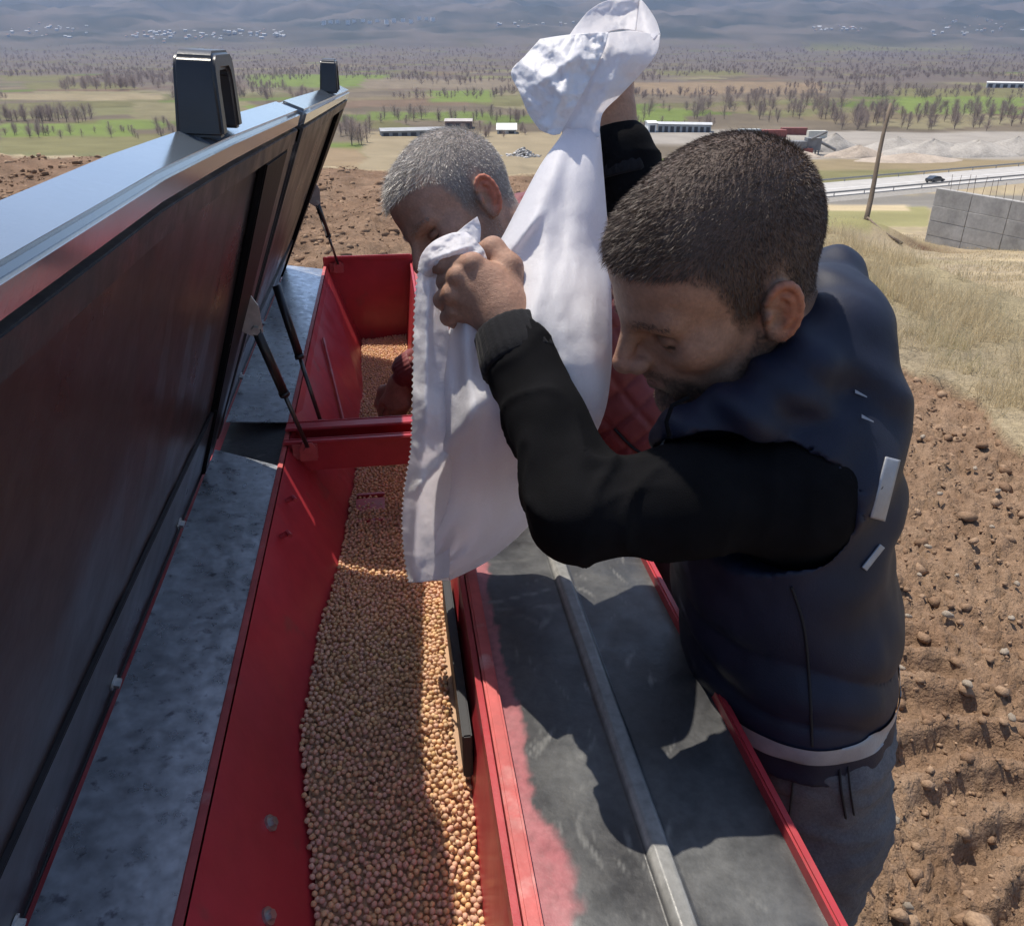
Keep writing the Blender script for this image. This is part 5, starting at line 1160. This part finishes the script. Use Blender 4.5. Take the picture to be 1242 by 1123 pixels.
# ================= man in the maroon quilted jacket, reaching into the chickpeas
R2 = [[-0.7755, 0.2749, -0.5684], [-0.4703, -0.8522, 0.2295], [-0.4212, 0.4453, 0.7901]]; T2 = [0.1351, 1.4858, 1.4283]
SK2 = (.43, .245, .17); HS2 = 1.06
W2a, W2b = A(494, 452, 2.10), A(487, 468, 2.12)
def hand2():
    S = SDF(np.minimum(A(440, 430, 2.0), A(520, 520, 2.25)) - .03, np.maximum(A(440, 430, 2.0), A(520, 520, 2.25)) + .03, .003)
    S.cone(A(502, 440, 2.08), W2b, .031, .030, 0); kn = [A(467, 486, 2.14), A(475, 492, 2.125), A(484, 494, 2.115), A(492, 491, 2.11)]
    for q in kn: S.cone(W2b, q, .024, .0135, .02)
    for i, q in enumerate(kn): S.chain([q, q + np.array([-.012, .012, -.030]), q + np.array([-.010, .020, -.058])], [.0125, .0112, .009], .004)
    S.chain([W2b, A(465, 474, 2.16), A(458, 490, 2.17)], [.018, .0135, .010], .01); return S.mesh()
h2 = hand2(); bV = xf(HV, R2, T2, HS2); nk2 = xf(np.array([[-.055, 0, -.17]]), R2, T2, HS2)[0]
P2 = [A(832, 600, 1.86), A(790, 510, 1.80), A(715, 385, 1.72), A(660, 305, 1.66)]
SL2, SR2 = A(655, 345, 1.50), A(665, 295, 1.86); EL2, WL2 = A(645, 480, 1.48), A(610, 560, 1.54); ER2 = A(592, 392, 2.02)
S = SDF(np.minimum.reduce(P2 + [EL2, ER2, nk2]) - .2, np.maximum.reduce(P2 + [EL2, ER2, nk2]) + .2, .012); S.chain(P2 + [nk2], [.10, .10, .10, .08, .05], .04); S.chain([P2[3], SR2, ER2, W2a], [.06, .045, .036, .028], .03); S.chain([P2[3], SL2, EL2, WL2], [.06, .045, .036, .028], .03); V, F = S.mesh()
SCALP2 = (.20, .185, .17); hc = head_cols(HV, SK2, SCALP2, (.20, .16, .135), .35, (1.2, .66, .55))
V, F, C = merge([(bV, HF, hc), (h2[0], h2[1], skin_cols(h2[0], np.array(SK2) * .85, 8)), (V, F, skin_cols(V, SK2))])
me = mesh_np('person', V, F); set_col(me, C)
man2 = link('person', me, M_skin, None, label='grey-haired man in a maroon quilted jacket bending over the hopper behind the sack', category='person')
hair_obj(grow_hair(HV, HF, 16000, .018, 51), R2, T2, HS2, (.46, .43, .39), .5, M_hair2, man2, 9); tick('hair2')
S = SDF(np.minimum.reduce(P2 + [EL2, ER2, W2a, SL2]) - .2, np.maximum.reduce(P2 + [EL2, ER2, W2a, SR2]) + .2, .0065)
S.chain(P2, [.145, .145, .150, .115], .06); S.chain([P2[3], SR2, ER2, W2a * .97 + ER2 * .03], [.10, .078, .060, .046], .04); S.chain([P2[3], SL2, EL2, WL2], [.10, .078, .062, .046], .04)
S.cone(P2[3], nk2 * .6 + P2[3] * .4, .10, .070, .04)
S.half(P2[0] + np.array([0, 0, -.06]), (.1, 0, -1)); V, F = S.mesh(); N = vnormals(V, F)
q1 = V @ (_r + _d) / math.sqrt(2) + .25 * V @ _f; q2 = V @ (_r - _d) / math.sqrt(2) + .25 * V @ _f; lines = np.maximum(np.exp(-(((q1 / .052) % 1 - .5) * .052 / .0045) ** 2), np.exp(-(((q2 / .052) % 1 - .5) * .052 / .0045) ** 2))
V = V + N * (-.0065 * lines + .006 * fbm(V[:, 0] * 8, V[:, 1] * 8, V[:, 2] * 8, 3, 71))[:, None]
jacket = link('quilted_jacket', mesh_np('quilted_jacket', V, F), M_quilt, man2)
seam([(745, 520), (770, 545), (800, 560)], .003, 'pocket_zip', M_dark, jacket, V)
cuff(W2a * .85 + ER2 * .15, W2a * 1.03 - ER2 * .03, .048, .046, 'sleeve_cuff', M_quilt, man2)
M_plaid = mat('red_plaid_collar', (.42, .10, .07), .9, var2=((220, 220, 60), (.16, .05, .05), .5, .55), var=(90, .3))
S = SDF(nk2 - .17, nk2 + .19, .005); c = nk2 * .55 + P2[3] * .45; nd = nk2 - P2[3]; nd = nd / np.linalg.norm(nd); u_ = np.cross(nd, [0, 0, 1]); u_ /= np.linalg.norm(u_); v_ = np.cross(nd, u_); pts = [c + nd * .055 + (u_ * math.cos(a) + v_ * math.sin(a)) * .066 for a in np.linspace(0, 2 * math.pi, 15)]; S.chain(pts, [.017] * 15, .01); S.chain([p_ - nd * .03 - (p_ - c - nd * .055) * -.15 for p_ in pts], [.018] * 15, .02); V, F = S.mesh(); link('shirt_collar', mesh_np('shirt_collar', V, F), M_plaid, man2)
hipz = P2[0]; S = SDF((hipz[0] - .25, hipz[1] - .30, .02), (hipz[0] + .30, hipz[1] + .30, hipz[2] + .1), .009); S.ell(hipz + np.array([0, 0, -.02]), (.125, .165, .11), 0)
for sg in (-1, 1): S.chain([hipz + np.array([.0, sg * .085, -.05]), (hipz[0] + .0, hipz[1] + sg * .10, .45), (hipz[0] + .05, hipz[1] + sg * .11, .09)], [.092, .070, .060], .03)
V, F = S.mesh(); link('trousers', mesh_np('trousers', V, F), mat('dark_trousers', (.05, .05, .06), .9, var=(12, .2)), man2)
for sg in (-1, 1):
    hx, hy = hipz[0] + .05, hipz[1] + sg * .11; S = SDF((hx - .25, hy - .09, -.01), (hx + .12, hy + .09, .20), .007); S.chain([(hx, hy, .14), (hx, hy, .06)], [.058, .055], 0); S.chain([(hx + .01, hy, .035), (hx - .13, hy, .03)], [.045, .038], .03); S.half((0, 0, .004), (0, 0, -1)); V, F = S.mesh(); link('boot', mesh_np('boot', V, F), M_boot, man2)
tick('man2')
# ------------------------------------------------------------------ white woven sack
M_sack = mat('white_woven_sack', (.88, .88, .89), .48, spec=.35, var=((400, 400, 400), .04), bump=(1100, .0003), bump2=(40, .0022), transl=(.55, (.90, .88, .91)))
M_flap = mat('crinkled_woven_sack', (.88, .88, .89), .42, spec=.45, bump=(700, .0006), bump2=(48, .003, 5), transl=(.40, (.90, .88, .91)))
sack = empty('sack', tuple(at(620, 640, .97)), label='white woven plastic sack held upside down over the hopper', category='sack')
def ridge(px, py, x0, y0, x1, y1, amp, wd):
    dx, dy = x1 - x0, y1 - y0; L2 = dx * dx + dy * dy; t = ((px - x0) * dx + (py - y0) * dy) / L2; tc = np.clip(t, 0, 1); dist = np.hypot(px - x0 - tc * dx, py - y0 - tc * dy); return amp * np.exp(-(dist / wd) ** 2) * np.sin(np.pi * np.clip(t, .02, .98)) ** .5
def to_world(G): return np.array([[at(q[0], q[1], q[2] * KA * (1 + .13 * float(sstep(470, 700, q[1])))) for q in row] for row in G])
def thick(o, t=.0007):
    m = o.modifiers.new('thickness', 'SOLIDIFY'); m.thickness = t; m.offset = 0; return o
def sheet(rows, nu, nv, name, m=M_sack, noise_amp=.003, nscale=30, seed=1, ridges=(), zig=None, parent=None):
    G = np.array(rows, float); G = catmull(G, nv); G = catmull(G.transpose(1, 0, 2), nu).transpose(1, 0, 2)
    px, py = G[..., 0], G[..., 1]; G[..., 2] += noise_amp * fbm(px / nscale, py / nscale, 0, 4, seed) * np.ones_like(px)
    for r_ in ridges: G[..., 2] -= ridge(px, py, *r_)
    if zig: G[:, 0, 0] += zig * (np.arange(nv) % 2 * 2 - 1)
    V, F = grid_mesh(to_world(G)); o = link(name, mesh_np(name, V, F), m); child(o, parent or sack); thick(o); return o
# body: a flattened tube hanging from the raised corner
rows = [(150, 688, 726, .985, 1.000, .030), (166, 680, 728, .975, 1.000, .045), (200, 656, 731, .965, 1.000, .10), (250, 629, 735, .950, 1.000, .14), (300, 602, 739, .935, 1.000, .17), (350, 566, 741, .930, .945, .18), (400, 545, 742, .93, .905, .18), (450, 537, 741, .935, .885, .18), (500, 528, 733, .94, .895, .17), (545, 522, 712, .94, .935, .13), (600, 514, 672, .945, 1.00, .11), (645, 506, 634, .945, .99, .10), (680, 500, 592, .945, .975, .08), (704, 497, 545, .945, .96, .05)]
Rr = catmull(np.array(rows, float), 150); na = 128; a_ = np.linspace(0, 2 * math.pi, na, endpoint=False); G = np.zeros((150, na, 3))
for i, (y_, xl, xr, dl, dr, th) in enumerate(Rr):
    c = (1 - np.cos(a_)) / 2; px = xl + (xr - xl) * c; d = dl + (dr - dl) * c - th / 2 * np.sign(np.sin(a_)) * np.abs(np.sin(a_)) ** .7; front = np.sin(a_) > 0
    py = y_ + np.zeros(na) + 14 * np.sin(c * 2.6) * (y_ > 560) * (y_ - 560) / 150 * -1 * front
    w_ = np.clip((y_ - 165) / 120, 0, 1) * np.sin(a_) ** 2
    fold = .010 * np.sin(c * 9 + (y_ - 160) / 95) * w_ + .006 * np.sin(c * 17 - y_ / 60 + 1) * w_ + .010 * fbm(px / 60, py / 110, 0, 4, 5) * w_
    for r_ in ((655, 256, 620, 305, .016, 6), (620, 305, 612, 380, .008, 8), (690, 190, 640, 420, .012, 14), (715, 170, 722, 420, .010, 14), (598, 468, 500, 600, .020, 13), (640, 420, 560, 690, .012, 16), (735, 520, 640, 560, .012, 12), (560, 340, 575, 560, .012, 9), (540, 340, 556, 480, -.016, 8), (660, 560, 560, 660, .010, 18), (700, 300, 735, 480, .008, 16)): fold = fold + ridge(px, py, *r_) * front
    G[i] = np.stack([px, py, d - fold], -1)
V, F = grid_mesh(to_world(G), True); o = link('body', mesh_np('body', V, F), M_sack); child(o, sack); thick(o)
# hemmed mouth hanging on the near side, with its pinked edge
hem = [[(509, 318, .872), (520, 316, .866), (533, 318, .864), (546, 326, .872)], [(504, 360, .885), (515, 361, .874), (528, 362, .880), (541, 366, .905)], [(502, 410, .892), (514, 411, .880), (530, 412, .892), (546, 416, .915)], [(501, 460, .895), (514, 462, .882), (533, 466, .892), (553, 470, .915)], [(500, 510, .895), (515, 512, .880), (537, 508, .885), (566, 500, .912)], [(498, 548, .895), (514, 552, .878), (540, 548, .884), (572, 540, .915)],
       [(491, 590, .900), (508, 598, .882), (530, 600, .890), (556, 596, .918)], [(488, 630, .905), (505, 634, .888), (522, 636, .898), (548, 636, .920)], [(490, 670, .908), (506, 672, .892), (522, 674, .902), (545, 676, .922)], [(496, 707, .912), (509, 706, .898), (524, 704, .906), (545, 700, .925)]]
sheet(hem, 40, 120, 'mouth_hem', noise_amp=.006, nscale=34, seed=8, zig=1.6, ridges=((520, 330, 516, 520, .008, 5), (512, 560, 500, 690, .007, 6), (500, 600, 548, 548, .012, 7)))
# cloth bunched in the fist
sheet([[(507, 326, .872), (512, 308, .862), (526, 293, .858), (548, 283, .856), (566, 282, .862)], [(513, 333, .864), (521, 314, .851), (536, 301, .844), (556, 294, .845), (577, 292, .852)], [(520, 336, .862), (531, 317, .846), (546, 306, .840), (566, 302, .842), (587, 304, .850)], [(527, 334, .864), (540, 319, .850), (556, 311, .846), (575, 309, .848), (592, 318, .856)]], 44, 30, 'gripped_fold', noise_amp=.006, nscale=16, seed=12, ridges=((515, 318, 575, 296, .006, 3), (525, 325, 585, 306, .005, 3)))
sheet([[(540, 292, .862), (552, 284, .866), (566, 272, .870), (579, 263, .872)], [(548, 296, .856), (560, 291, .860), (573, 284, .868), (583, 276, .874)], [(560, 300, .852), (569, 298, .856), (577, 296, .864), (582, 294, .872)]], 24, 18, 'corner_tip', noise_amp=.004, nscale=18, seed=14)
# folded flap at the raised end
sheet([[(655, 48, .972), (680, 44, .962), (708, 41, .960), (738, 40, .962)], [(637, 68, .968), (664, 66, .952), (695, 66, .950), (733, 60, .955)], [(620, 88, .966), (650, 92, .946), (684, 94, .944), (722, 84, .952)], [(630, 112, .966), (656, 118, .946), (682, 120, .944), (708, 111, .952)], [(641, 138, .968), (660, 142, .950), (677, 143, .948), (694, 136, .954)], [(655, 158, .970), (664, 162, .956), (671, 164, .955), (679, 163, .958)]], 60, 60, 'top_flap', M_flap, noise_amp=.010, nscale=26, seed=21, ridges=((655, 80, 690, 125, .010, 8), (640, 110, 700, 70, .009, 7), (700, 60, 670, 150, .008, 6)))
sheet([[(690, 44, .985), (700, 30, 1.02), (716, 12, 1.04), (738, 1, 1.05), (776, -2, 1.045)], [(700, 45, .982), (713, 36, 1.02), (730, 26, 1.045), (748, 18, 1.05), (774, 14, 1.045)], [(718, 45, .978), (730, 42, 1.01), (742, 38, 1.035), (756, 36, 1.035), (771, 38, 1.03)]], 40, 30, 'top_inside', noise_amp=.006, nscale=25, seed=25)
sheet([[(776, -2, 1.045), (786, 10, 1.04), (796, 26, 1.03), (801, 42, 1.015)], [(774, 18, 1.04), (782, 24, 1.03), (790, 33, 1.02), (797, 44, 1.008)], [(771, 39, 1.03), (778, 39, 1.02), (786, 42, 1.01), (793, 48, 1.000)]], 20, 20, 'top_corner', noise_amp=.004, nscale=25, seed=26)
sheet([[(726, 42, .972), (752, 39, .985), (768, 38, 1.0), (801, 43, 1.005)], [(722, 62, .966), (752, 60, .966), (772, 62, .972), (796, 66, .99)], [(708, 90, .968), (738, 92, .964), (754, 92, .97), (775, 92, .99)], [(695, 115, .972), (722, 116, .968), (738, 114, .972), (752, 116, .988)], [(683, 140, .976), (704, 144, .972), (716, 144, .974), (731, 138, .986)], [(682, 165, .978), (693, 172, .974), (708, 174, .976), (727, 166, .984)]], 50, 60, 'top_band', noise_amp=.007, nscale=34, seed=29, ridges=((742, 52, 690, 160, .006, 6),))
tick('sack')
